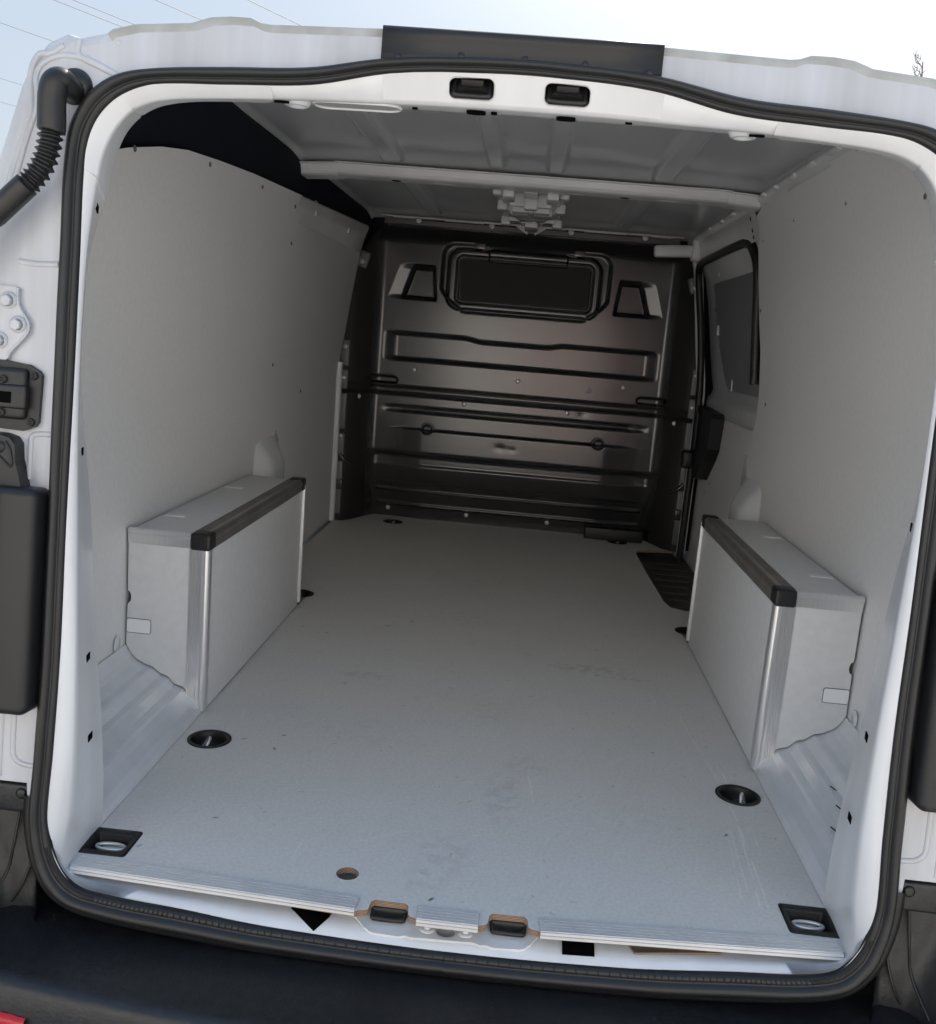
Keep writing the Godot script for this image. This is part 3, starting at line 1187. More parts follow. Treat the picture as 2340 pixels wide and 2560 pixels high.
func wheel_box(s: float) -> void:
	var x := .61 * s
	var h := .404
	var r1 := -.63
	var r2 := -1.506
	var xo := .787 * s
	# rear board, cut to the wheel arch
	var outl := [Vector2(.611, h - .001), Vector2(.787, h - .001), Vector2(.787, .268)]
	for k in 7:
		var a := PI * .5 + PI * k / 6.0
		outl.append(Vector2(.787 + cos(a) * .008, .2525 + sin(a) * .0145))
	outl.append(Vector2(.787, .235))
	var ap := arch_profile()
	for i in range(ap.size() - 1, 1, -1):
		outl.append(ap[i] + Vector2(-.001, .0035))
	outl.append(Vector2(.6165, .003))
	outl.append(Vector2(.611, .003))
	var st := new_st()
	sheet(st, outl, [], .012, func(p: Vector2, t: float): return Vector3(p.x * s, p.y, r1 - t), .02)
	var box := part("wheel_box", st, "box_panel")
	# side board
	st = new_st()
	rbox(st, Vector3(x + .006 * s, h / 2 + .001, (r1 + r2) / 2), Vector3(.0115, h - .004, absf(r2 - r1) - .004), .002)
	part("side_panel", st, "box_panel", box)
	# top board
	st = new_st()
	rbox(st, Vector3((x + xo) / 2 + .002 * s, h - .006, (r1 + r2) / 2), Vector3(absf(xo - x) - .006, .0115, absf(r2 - r1) - .004), .002)
	part("top_panel", st, "box_panel", box)
	st = new_st()
	rbox(st, Vector3((x + xo) / 2, h / 2, r2 + .006), Vector3(absf(xo - x) - .004, h - .006, .011), .002)
	part("front_panel", st, "box_panel", box)
	# trims: long top edge, rear top edge, vertical corner, front vertical edge
	st = new_st()
	extrude(st, corner_prof(.042, .031), Vector3(x, h, r1 - .02), Vector3(x, h, r2 + .02), Vector3(-s, 0, 0), Vector3(0, 1, 0))
	var lt := part("top_edge_trim", st, "worn_aluminium", box)
	label(lt, "dull brownish grey ribbed metal edge trim")
	st = new_st()
	extrude(st, [Vector2(-.02, 0), Vector2(-.02, .002), Vector2(-.011, .002), Vector2(-.008, .0052), Vector2(-.003, .0062), Vector2(.003, .0045), Vector2(.0055, .0), Vector2(.0058, -.004), Vector2(.003, -.008), Vector2(.0026, -.0285), Vector2(.0, -.0285), Vector2(0, 0)], Vector3(x + .025 * s, h, r1), Vector3(xo, h, r1), Vector3(0, 0, 1), Vector3(0, 1, 0))
	part("rear_edge_trim", st, "bright_aluminium", box)
	st = new_st()
	extrude(st, corner_prof(.040, .02), Vector3(x, .006, r1), Vector3(x, h - .03, r1), Vector3(-s, 0, 0), Vector3(0, 0, 1))
	part("corner_trim", st, "bright_aluminium", box)
	st = new_st()
	rbox(st, Vector3(x - .001 * s, h / 2, r2 + .004), Vector3(.014, h - .03, .012), .003)
	part("front_edge_trim", st, "aluminium", box)
	st = new_st()
	rbox(st, Vector3(x + .0165 * s, h - .0125, r1 - .014), Vector3(.046, .038, .044), .007, Basis.IDENTITY, 4)
	part("corner_cap", st, "plastic", box)
	st = new_st()
	rbox(st, Vector3(x + .0165 * s, h - .0125, r2 + .014), Vector3(.046, .038, .044), .007, Basis.IDENTITY, 3)
	part("corner_cap", st, "plastic", box)
	# access flap, its dark joint, and two small flaps on top
	st = new_st()
	sheet(st, rrect(.7625, .188, .059, .0335, .005), [rrect(.7625, .188, .0578, .0322, .0045)], .001, func(p: Vector2, t: float): return Vector3(minf(p.x, .787) * s, p.y, r1 + .0014 - t), .02)
	part("flap_joint", st, "void", box)
	st = new_st()
	sheet(st, rrect(.7605, .188, .053, .031, .0045), [], .002, func(p: Vector2, t: float): return Vector3(p.x * s, p.y, r1 + .0018 - t), .02)
	part("access_flap", st, "white_plastic", box)
	for z in [-.815, -1.26]:
		st = new_st()
		rbox(st, Vector3(.752 * s, h + .0004, z), Vector3(.05, .0026, .02), .001, Basis(Vector3.UP, .0))
		part("top_flap", st, "white_plastic", box)


func panel(called: String, outl: Array, s: float, off: float, key := "cladding") -> MeshInstance3D:
	var st := new_st()
	sheet(st, outl, [], .004, func(p: Vector2, t: float): return Vector3((wall_x(p.y) + off + t) * s, p.y, p.x), .05, .09)
	return part(called, st, key)


func screw_mesh(r: float) -> Mesh:
	var st := new_st()
	lathe(st, [Vector2(0, .0012), Vector2(r * .4, .001), Vector2(r * .45, .0024), Vector2(r * .8, .002), Vector2(r, .0)], Transform3D.IDENTITY, 14)
	return done(st)


func wall_panels(s: float) -> void:
	var front := [Vector2(-1.588, .39), Vector2(-1.60, .47), Vector2(-1.613, .487), Vector2(-1.80, .485), Vector2(-1.835, .50), Vector2(-1.858, .55), Vector2(-1.852, .60), Vector2(-1.812, .68), Vector2(-1.765, .83), Vector2(-1.755, .905), Vector2(-1.77, 1.0), Vector2(-1.775, 1.12)]
	var top := [Vector2(-1.765, 1.22), Vector2(-1.718, 1.266), Vector2(-1.215, 1.247), Vector2(-.938, 1.231), Vector2(-.746, 1.217), Vector2(-.613, 1.198), Vector2(-.467, 1.168), Vector2(-.397, 1.15), Vector2(-.32, 1.13), Vector2(-.15, 1.09)]
	if s > 0.0:
		top = [Vector2(-1.77, 1.25), Vector2(-1.74, 1.31), Vector2(-1.6, 1.335), Vector2(-.75, 1.335), Vector2(-.5, 1.285), Vector2(-.3, 1.21), Vector2(-.15, 1.13)]
	var outl := [Vector2(-.135, .12), Vector2(-.64, .12), Vector2(-1.588, .12)]
	outl.append_array(front)
	outl.append_array(top)
	var w := panel("wall_panel", outl, s, 0.0)
	label(w, "large grey wall lining behind the wheel box")
	var scr := screw_mesh(.0065)
	var spots := [[-.487, 1.17], [-.887, 1.213], [-1.304, 1.228], [-1.67, 1.226], [-1.71, 1.118], [-1.755, .733]]
	if s > 0.0:
		spots = [[-.487, 1.19], [-.92, 1.238], [-1.345, 1.253], [-1.69, 1.236], [-1.745, 1.03], [-1.69, .745]]
	for q in spots:
		var x := wall_x(q[1]) * s
		var nx := Vector3(-s, .0, 0)
		inst("screw", scr, "bulkhead_metal", w, Transform3D(Basis(Vector3.FORWARD, -PI / 2 * s) * Basis.IDENTITY, Vector3(x - .0005 * s, q[1], q[0])))
	if s > 0.0:
		for q in [[-.655, .80, .022, .15], [-.60, .875, .006, .0], [-.70, .865, .008, .3]]:
			var sc := new_st()
			rbox(sc, Vector3(wall_x(q[1]) - .0004, q[1], q[0]), Vector3(.0014, q[2], .0014), .0005, Basis(Vector3.RIGHT, q[3]), 1)
			part("scuff", sc, "paint", w)
	# round plug beside the box
	var st := new_st()
	lathe(st, [Vector2(0, .001), Vector2(.016, .001), Vector2(.0175, 0)], Transform3D(Basis(Vector3.FORWARD, -PI / 2 * s), Vector3(.7895 * s, .158, -.585)), 24)
	part("blanking_plug", st, "paint", w)
	# white pillar foot in front of the box
	var rows := []
	for j in 15:
		var y := lerpf(.02, .56, j / 14.0)
		var row := []
		for i in 13:
			var t := i / 12.0
			var z := lerpf(-1.57, -1.95, t)
			var bulge := .062 * smoothstep(.0, .22, t) * smoothstep(1.0, .55, t) * smoothstep(.53, .40, y)
			row.append(Vector3((.806 - bulge) * s, y, z))
		rows.append(row)
	st = new_st()
	grid(st, rows, 0)
	part("pillar_foot", st, "paint")
	if s < 0.0:
		var o2 := [Vector2(-1.6, .005), Vector2(-2.93, .005), Vector2(-2.93, .62), Vector2(-2.9, .95), Vector2(-2.89, 1.235), Vector2(-2.3, 1.231), Vector2(-1.71, 1.222), Vector2(-1.7, .6)]
		var p2 := panel("wall_panel", o2, s, .008)
		label(p2, "grey wall lining beside the bulkhead")
		for q in [[-1.965, 1.213], [-2.363, 1.222], [-2.72, 1.225], [-2.202, .624]]:
			inst("screw", scr, "bulkhead_metal", p2, Transform3D(Basis(Vector3.FORWARD, PI / 2), Vector3(-(wall_x(q[1]) + .0075), q[1], q[0])))
		# white edge of the body pillar above it
		st = new_st()
		rows = []
		for yy in [[0.0, .001], [.5, -.002], [.9, -.004], [1.0, .004], [1.02, .02]]:
			var row := []
			for i in 13:
				var z := lerpf(-1.70, -2.86, i / 12.0)
				var y := lerpf(1.19, lerpf(1.266, 1.31, i / 12.0), yy[0])
				row.append(Vector3(-(wall_x(y) + yy[1]), y, z))
			rows.append(row)
		grid(st, rows, 0)
		rbox(st, Vector3(-.716, 1.255, -1.93), Vector3(.012, .05, .018), .005)
		rbox(st, Vector3(-.714, 1.262, -2.5), Vector3(.012, .05, .03), .005)
		part("cant_rail", st, "inner_paint")
		# pillar edge between lining and bulkhead
	st = new_st()
	rows = []
	for j in 21:
		var y := lerpf(0.0, 1.3 if s > 0.0 else .72, j / 20.0)
		var x := (wall_x(y) - .006 - .012 * smoothstep(.7, .3, y) * 0.0)
		rows.append([Vector3((x - .006) * s, y, -2.9), Vector3((x - .004) * s, y, -2.879), Vector3((x + .002) * s, y, -2.876), Vector3((x + .03) * s, y, -2.88)])
	grid(st, rows, 0)
	part("pillar_edge", st, "paint")


# ------------------------------------------------------------------ bulkhead
func rr_sd(x: float, y: float, cx: float, cy: float, hw: float, hh: float, r: float) -> float:
	var dx := absf(x - cx) - hw + r
	var dy := absf(y - cy) - hh + r
	return Vector2(maxf(dx, 0), maxf(dy, 0)).length() + minf(maxf(dx, dy), 0) - r


func band(v: float, lo: float, hi: float, e: float) -> float:
	return smoothstep(lo - e, lo + e, v) * (1.0 - smoothstep(hi - e, hi + e, v))


func bulk_z(x: float, y: float) -> float:
	var u := (x + .0013) / 1.0283
	var v := (y + .0247) / 1.0283
	var au := absf(u)
	var d := -3.02
	d += .105 * smoothstep(.615, .745, au)
	d -= .10 * smoothstep(.30, .02, v) * (1.0 - smoothstep(.6, .74, au))
	d -= .04 * smoothstep(1.25, 1.33, v)
	# outer cut round the blanked window, frame, blank
	var top := 1.268 if au > .2 else 1.252
	var cut := rr_sd(u, minf(v, 1.4), -.006, (top + .984) / 2, .364 - .06 * smoothstep(1.08, .99, v), (top - .984) / 2, .055)
	if au > .17 or v < 1.2:
		d -= .02 * smoothstep(.010, -.012, cut)
	var fr := rr_sd(u, v, -.012, 1.119, .331, .129, .06)
	d += .022 * smoothstep(.008, -.010, fr)
	if au < .17 and v > 1.2:
		d += .002
	var gl := rr_sd(u, v, -.01, 1.119, .3, .104, .03)
	d -= .014 * smoothstep(.002, -.009, gl)
	d += .009 * smoothstep(-.012, -.02, gl)
	# two see-through-shaped pockets beside it
	if v > 1.0 and v < 1.19 and au > .36 and au < .64:
		var q := au
		var slant := lerpf(.6, .553, (v - 1.02) / .148)     # outer slanted side
		var inner := lerpf(.386, .402, (v - 1.02) / .148)
		var dd := minf((q - inner) / .014, minf((1.168 - v) / .022, (v - 1.017) / .014))
		var tt := slant - q
		d -= (.013 * clampf(tt / .06, 0, 1) + .04 * smoothstep(.054, .072, tt)) * clampf(dd, 0, 1)
	# pressed beads from top to bottom
	var ends := 1.0 - smoothstep(.545, .61, au)
	var tb := .868 - .012 * smoothstep(.22, .14, absf(u + .03))
	d -= .026 * band(v, .756, tb, .011) * ends
	d -= .02 * band(v, .602, .632, .010)
	d += .010 * smoothstep(.615, .59, v)
	d -= .02 * band(v, .526, .547, .008) * (1.0 - smoothstep(.5, .6, au))
	d += .02 * smoothstep(.456, .446, v) * (1.0 - smoothstep(.40, .56, au))
	for ex in [-.384, .38]:
		var r := Vector2(u - ex, (v - .455) * 1.2).length()
		d -= .016 * smoothstep(.03, .02, r)
	d -= .03 * smoothstep(.352, .318, v) * (1.0 - smoothstep(.6, .7, au))
	d += .008 * band(v, .2, .285, .006) * (1.0 - smoothstep(.5, .66, au))
	var low := 1.0 - smoothstep(.60, .612, au)
	d += .013 * exp(-pow((v - .159) / .006, 2)) * low
	d += .013 * exp(-pow((v - .088) / .006, 2)) * low
	# oblong slots
	for ex in [-.598, .592]:
		d -= .03 * smoothstep(.003, -.004, rr_sd(u, v, ex, .66, .063, .0155, .015))
	# small dents
	for q in [[-.05, .40, .003, .014], [.0, .397, .002, .010], [.3, .58, .002, .014]]:
		d -= q[2] * exp(-pow(Vector2((u - q[0]) / 1.6, v - q[1]).length() / q[3], 2))
	return d


func bulk_half(y: float) -> float:
	return lerp_at([Vector2(0, .80), Vector2(.62, .80), Vector2(.82, .79), Vector2(1.0, .768), Vector2(1.18, .74), Vector2(1.3, .69), Vector2(1.38, .63)], y)


func bulkhead() -> void:
	var sides := []
	var mesh := field(330, 310, func(a: float, b: float):
		var y := 1.375 * b
		var w := bulk_half(y)
		w = minf(w, .672)
		var x := lerpf(-w, w, a)
		return Vector3(x, y, bulk_z(x, y)))
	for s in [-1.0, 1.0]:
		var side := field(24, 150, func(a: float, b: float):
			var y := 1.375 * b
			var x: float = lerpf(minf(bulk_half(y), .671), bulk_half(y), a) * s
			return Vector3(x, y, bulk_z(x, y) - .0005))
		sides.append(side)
	var bk := inst("bulkhead", mesh, "bulkhead")
	label(bk, "dark grey pressed partition with blanked window")
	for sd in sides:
		inst("shaded_return", sd, "blank", bk)  # matte black colour stands in for shade on the turned-away sides
	# light screws
	var st := new_st()
	lathe(st, [Vector2(0, .003), Vector2(.005, .0035), Vector2(.009, .0022), Vector2(.011, 0)], Transform3D(Basis(Vector3.RIGHT, PI / 2), Vector3.ZERO), 14)
	var sm := done(st)
	for q in [[-.4623, .7117], [.4623, .7117], [-.6913, .58], [.6913, .58], [-.2293, .58], [.2293, .58], [-.0, .7]]:
		var x: float = q[0] * 1.0283
		var y: float = q[1] * 1.0283 - .0247
		inst("screw", sm, "steel", bk, Transform3D(Basis.IDENTITY, Vector3(x, y, bulk_z(x, y) + .0005)))
	for q in [[-.57, .04], [-.19, .04], [.196, .04]]:
		inst("screw", sm, "steel", bk, Transform3D(Basis.IDENTITY, Vector3(q[0], q[1], bulk_z(q[0], q[1]) + .001)))
	st = new_st()
	var bz := bulk_z(-.0116, 1.126) + .0012
	sheet(st, rrect(-.0116, 1.126, .57, .176, .022, 5), [], .003, func(p: Vector2, t: float): return Vector3(p.x, p.y, bz - t), .04)
	part("window_blank", st, "blank", bk)
	st = new_st()
	quad(st, Vector3(-.95, -.05, -3.19), Vector3(.95, -.05, -3.19), Vector3(.95, 1.42, -3.19), Vector3(-.95, 1.42, -3.19))
	quad(st, Vector3(-.95, .5, -3.0), Vector3(-.62, .5, -3.07), Vector3(-.6, 1.42, -3.07), Vector3(-.95, 1.42, -3.0))
	quad(st, Vector3(.95, .5, -3.0), Vector3(.62, .5, -3.07), Vector3(.6, 1.42, -3.07), Vector3(.95, 1.42, -3.0))
	part("dark_gap_filler", st, "dark_trim_fill", bk)  # added black sheets, keep the gaps around the bulkhead as dark as shade
	# lashing eyes under the lower bead
	for ex in [-.384, .38]:
		var x: float = ex * 1.0283
		var y := .47 * 1.0283 - .0247
		st = new_st()
		var p := []
		for k in 13:
			var a := PI * k / 12.0
			p.append(Vector3(x + cos(a) * .028, y - .015 + sin(a) * .026, -3.002))
		tube(st, p, .004, 7)
		rbox(st, Vector3(x, y - .012, -3.008), Vector3(.03, .014, .012), .004)
		part("lashing_eye", st, "bulkhead_metal", bk)
	# tabs above the window cut
	for x in [-.185, .185]:
		st = new_st()
		rbox(st, Vector3(x * 1.03 + .03 * signf(x), 1.275, -3.035), Vector3(.05, .028, .03), .004)
		part("window_tab", st, "bulkhead", bk)
		st = new_st()
		rbox(st, Vector3(x * 1.0, 1.262, -3.012), Vector3(.05, .007, .012), .003, Basis(Vector3.BACK, -.25 * signf(x)))
		part("window_tab_edge", st, "bulkhead_metal", bk)
	# scrap of torn label
	st = new_st()
	sheet(st, [Vector2(.305, .675), Vector2(.33, .675), Vector2(.328, .68), Vector2(.333, .683), Vector2(.326, .688), Vector2(.328, .694), Vector2(.314, .70), Vector2(.305, .70)], [], .001, func(p: Vector2, t: float): return Vector3(p.x * 1.0283, p.y * 1.0283 - .0247, bulk_z(p.x * 1.0283, p.y * 1.0283 - .0247) + .0012 - t), .02)
	part("label_scrap", st, "grey_plastic", bk)
	# side flanges with bolts
	for s in [-1.0, 1.0]:
		for q in [[.70, .82, 1], [.6, .69, 1], [.42, .585, 0], [.30, .405, 1], [.03, .28, 0]]:
			st = new_st()
			rbox(st, Vector3(.7755 * s, (q[0] + q[1]) / 2, -2.905), Vector3(.036, q[1] - q[0] - .006, .014), .004)
			part("bulkhead_flange", st, "bulkhead_metal", bk)
		for y in [.79, .65, .39, .17]:
			inst("screw", sm, "steel", bk, Transform3D(Basis.IDENTITY, Vector3(.775 * s, y, -2.897)))
		st = new_st()
		rbox(st, Vector3(.775 * s, .17, -2.9), Vector3(.044, .05, .014), .006)
		part("flange_plate", st, "bulkhead", bk)
		st = new_st()
		rbox(st, Vector3(.716 * s, 1.17, -2.9), Vector3(.045, .07, .02), .01, Basis(Vector3.BACK, .3 * s))
		part("upper_bracket", st, "bulkhead_metal", bk)
		inst("screw", sm, "steel", bk, Transform3D(Basis.IDENTITY, Vector3(.722 * s, 1.16, -2.888)))
		st = new_st()
		tube(st, spline([Vector3(.775 * s, .31, -2.9), Vector3(.755 * s, .285, -2.9), Vector3(.725 * s, .268, -2.915)], 5), .008, 7)
		part("pressed_bead", st, "bulkhead", bk)
	# strip along the bulkhead's top with round-head bolts
	st = new_st()
	extrude(st, [Vector2(0, 0), Vector2(.02, 0), Vector2(.02, .006), Vector2(.004, .008), Vector2(.004, .02), Vector2(0, .02)], Vector3(-.64, 1.335, -2.935), Vector3(.64, 1.335, -2.935), Vector3(0, 0, 1), Vector3(0, 1, 0))
	part("top_strip", st, "bulkhead_metal", bk)
	st = new_st()
	lathe(st, [Vector2(0, .006), Vector2(.006, .006), Vector2(.008, .003), Vector2(.0125, .002), Vector2(.0125, 0)], Transform3D(Basis(Vector3.RIGHT, PI / 2), Vector3.ZERO), 14)
	var bolt := done(st)
	for x in [-.49, -.171, .171, .49]:
		inst("bolt", bolt, "inner_paint", bk, Transform3D(Basis.IDENTITY, Vector3(x, 1.353, -2.915)))


# ------------------------------------------------------------------ roof
func roof() -> void:
	var ribs := [[-.419, .027], [-.105, .02], [.071, .021], [.388, .027]]
	var mesh := field(300, 180, func(a: float, b: float):
		var x := lerpf(-.735, .735, a)
		var z := lerpf(-.185, -3.0, b)
		var y := 1.386 + .012 * (1.0 - pow(x / .73, 2)) - roof_drop(z)
		for r in ribs:
			if absf(r[0]) < .2 and z < -1.72:
				continue
			var k := smoothstep(-1.66, -1.60, z) if z > -1.72 else smoothstep(-1.80, -1.86, z) * smoothstep(-2.92, -2.84, z)
			y -= .021 * smoothstep(r[1] + .012, r[1] - .004, absf(x - r[0])) * k
		y -= .026 * exp(-pow((z + 1.705) / .075, 2))
		y -= .03 * exp(-pow((z + 2.97) / .06, 2))
		y -= .02 * smoothstep(.69, .735, absf(x))
		y += .0012 * sin(x * 23.0 + z * 4.0) * sin(z * 9.0)
		return Vector3(x, y, z))
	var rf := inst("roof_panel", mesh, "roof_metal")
	label(rf, "painted roof skin seen from inside")
	# bow across the roof
	var st := new_st()
	var pr := [Vector2(-1.648, 1.366), Vector2(-1.648, 1.3635), Vector2(-1.662, 1.362), Vector2(-1.668, 1.345), Vector2(-1.675, 1.337), Vector2(-1.69, 1.334), Vector2(-1.76, 1.334), Vector2(-1.776, 1.338), Vector2(-1.784, 1.36), Vector2(-1.80, 1.362), Vector2(-1.80, 1.3645), Vector2(-1.782, 1.3635), Vector2(-1.772, 1.342), Vector2(-1.68, 1.342), Vector2(-1.67, 1.365)]
	extrude(st, pr, Vector3(-.60, 0, 0), Vector3(.60, 0, 0), Vector3(0, 0, 1), Vector3(0, 1, 0))
	var bow := part("roof_bow", st, "inner_paint")
	for s in [-1.0, 1.0]:
		st = new_st()
		var q := []
		for p in pr:
			q.append(Vector2(p.x + (p.x + 1.72) * .06, p.y - .0035))
		extrude(st, q, Vector3(.592 * s, 0, 0), Vector3(.72 * s, -.008, 0), Vector3(0, 0, 1), Vector3(0, 1, 0))
		part("bow_end", st, "inner_paint", bow)
	for x in [-.33, -.17, .02, .2, .36, .5]:
		st = new_st()
		rbox(st, Vector3(x, 1.3645, -1.6535), Vector3(.075, .004, .014), .002)
		part("bow_tab", st, "inner_paint", bow)
	for q in [[-.42, .016], [-.27, .04], [-.14, .012], [.14, .03], [.29, .016], [.42, .04], [.52, .01]]:
		st = new_st()
		lathe(st, [Vector2(0, 0), Vector2(.7, 0), Vector2(1, .35)], Transform3D(Basis(Vector3(q[1], 0, 0), Vector3(0, .004, 0), Vector3(0, 0, .012)), Vector3(q[0], 1.3325, -1.735)), 14)
		part("bow_dimple", st, "void" if q[1] == .016 else "inner_paint", bow)
	# moulded bracket with the roof lamp in its middle
	st = new_st()
	sheet(st, [Vector2(-.122, -1.79), Vector2(.118, -1.79), Vector2(.108, -2.8), Vector2(.04, -2.88), Vector2(-.045, -2.88), Vector2(-.112, -2.8)], [], .006, func(p: Vector2, t: float): return Vector3(p.x, 1.368 + t, p.y), .05)
	var br := part("roof_bracket", st, "inner_paint")
	var blocks := [[0, -1.86, .042, .13, .022], [0, -2.03, .042, .05, .036], [.068, -1.86, .036, .12, .032], [-.068, -1.86, .036, .12, .032], [.036, -1.83, .02, .05, .016], [-.036, -1.83, .02, .05, .016], [.104, -1.90, .03, .06, .022], [-.104, -1.90, .03, .06, .022], [.045, -2.03, .05, .03, .03], [-.045, -2.03, .05, .03, .03], [0, -2.19, .125, .06, .03], [0, -2.14, .02, .12, .036], [.1, -2.25, .034, .06, .022], [-.1, -2.25, .034, .06, .022], [.086, -2.08, .022, .2, .012], [-.086, -2.08, .022, .2, .012], [0, -2.4, .15, .12, .02], [.084, -2.45, .03, .2, .012], [-.084, -2.45, .03, .2, .012], [.1, -2.70, .036, .07, .022], [-.1, -2.70, .036, .07, .022], [.065, -2.66, .05, .06, .014], [-.065, -2.66, .05, .06, .014], [0, -2.74, .05, .16, .026], [.035, -2.76, .02, .12, .012], [-.035, -2.76, .02, .12, .012]]
	for q in blocks:
		st = new_st()
		rbox(st, Vector3(q[0] * 1.05, 1.369 - q[4] * .75, q[1]), Vector3(q[2] * 1.08, q[4] * 1.5, q[3]), .006, Basis(Vector3.UP, -.25 * signf(q[0]) if q[1] == -2.03 and q[0] != 0 else 0.0))
		part("bracket_block", st, "inner_paint", br)
	st = new_st()
	lathe(st, [Vector2(0, -.024), Vector2(.05, -.022), Vector2(.066, -.014), Vector2(.07, 0)], Transform3D(Basis.IDENTITY, Vector3(0, 1.364, -2.54)), 28, 0, 1.5)
	part("lamp_lens", st, "lens", br)
	for s in [-1.0, 1.0]:
		st = new_st()
		extrude(st, [Vector2(0, 0), Vector2(.06 * s, 0), Vector2(.004 * s, -.035)], Vector3(.012 * s, 1.36, -2.89), Vector3(.012 * s, 1.36, -2.9), Vector3(1, 0, 0), Vector3(0, 1, 0))
		part("bracket_gusset", st, "inner_paint", br)
	# front flange of the roof with notches
	st = new_st()
	rbox(st, Vector3(0, 1.362, -2.9), Vector3(1.3, .006, .03), .002)
	for x in [-.55, -.33, -.25, .1, .27, .36, .56]:
		rbox(st, Vector3(x, 1.358, -2.887), Vector3(.09, .006, .02), .002)
	part("front_flange", st, "inner_paint", rf)
	# painted rail along the right side with punched ledges
	st = new_st()
	var rows := []
	for p in [[.690, 1.325], [.686, 1.338], [.68, 1.342], [.676, 1.352], [.684, 1.366], [.69, 1.372], [.70, 1.40]]:
		var row := []
		for i in 17:
			var z := lerpf(-.2, -2.95, i / 16.0)
			row.append(Vector3(p[0] + .003 * sin(i * 1.9) * (1.0 if p[1] < 1.36 else 0.0), p[1] - roof_drop(z) * 1.1, z))
		rows.append(row)
	grid(st, rows, 0)
	var rail := part("side_rail", st, "inner_paint")
	for z in [-.66, -.78, -.92, -1.1, -1.26, -1.44, -1.58, -1.86, -2.02, -2.2, -2.42]:
		st = new_st()
		rbox(st, Vector3(.674, 1.347, z), Vector3(.014, .008, .055 + .03 * sin(z * 40.0)), .002, Basis(Vector3.BACK, -.3))
		part("rail_ledge", st, "inner_paint", rail)


func roof_drop(z: float) -> float:
	return .13 * smoothstep(-.62, -.14, z)


func left_rail() -> void:
	# dark cover over the left cant rail, from the lining up to the roof skin
	var prof := [[-.785, 1.0], [-.765, 1.1], [-.75, 1.18], [-.736, 1.235], [-.722, 1.275], [-.712, 1.30], [-.703, 1.335], [-.705, 1.36], [-.715, 1.378], [-.735, 1.388]]
	var rows := []
	for p in prof:
		var row := []
		for i in 33:
			var z := lerpf(-.14, -3.08, i / 32.0)
			var k: float = .003 * sin(i * .9 + p[1] * 20.0) * (1.0 if p[1] > 1.29 and p[1] < 1.37 else 0.0)
			row.append(Vector3(p[0] + k, minf(p[1], 1.388 - roof_drop(z) * 1.3 - (1.388 - p[1]) * .35), z))
		rows.append(row)
	var st := new_st()
	grid(st, rows, 0)
	var t := part("rail_cover", st, "dark_trim_fill")
	label(t, "black cover along the roof rail")
	# closing piece behind the door corner
	st = new_st()
	sheet(st, [Vector2(-.70, 1.04), Vector2(-.655, 1.1), Vector2(-.63, 1.17), Vector2(-.56, 1.215), Vector2(-.44, 1.225), Vector2(-.44, 1.268), Vector2(-.62, 1.25), Vector2(-.7, 1.19), Vector2(-.74, 1.1), Vector2(-.76, 1.04)], [], .003, func(p: Vector2, tt: float): return Vector3(p.x, p.y, -.182 - tt), .05)
	part("corner_gusset", st, "dark_trim_fill", t)
	st = new_st()
	sheet(st, [Vector2(.70, 1.04), Vector2(.655, 1.1), Vector2(.63, 1.17), Vector2(.56, 1.215), Vector2(-.44, 1.225), Vector2(-.44, 1.268), Vector2(.6, 1.258), Vector2(.7, 1.19), Vector2(.74, 1.1), Vector2(.76, 1.04)], [], .003, func(p: Vector2, tt: float): return Vector3(p.x, p.y, -.182 - tt), .05)
	part("header_back", st, "inner_paint")


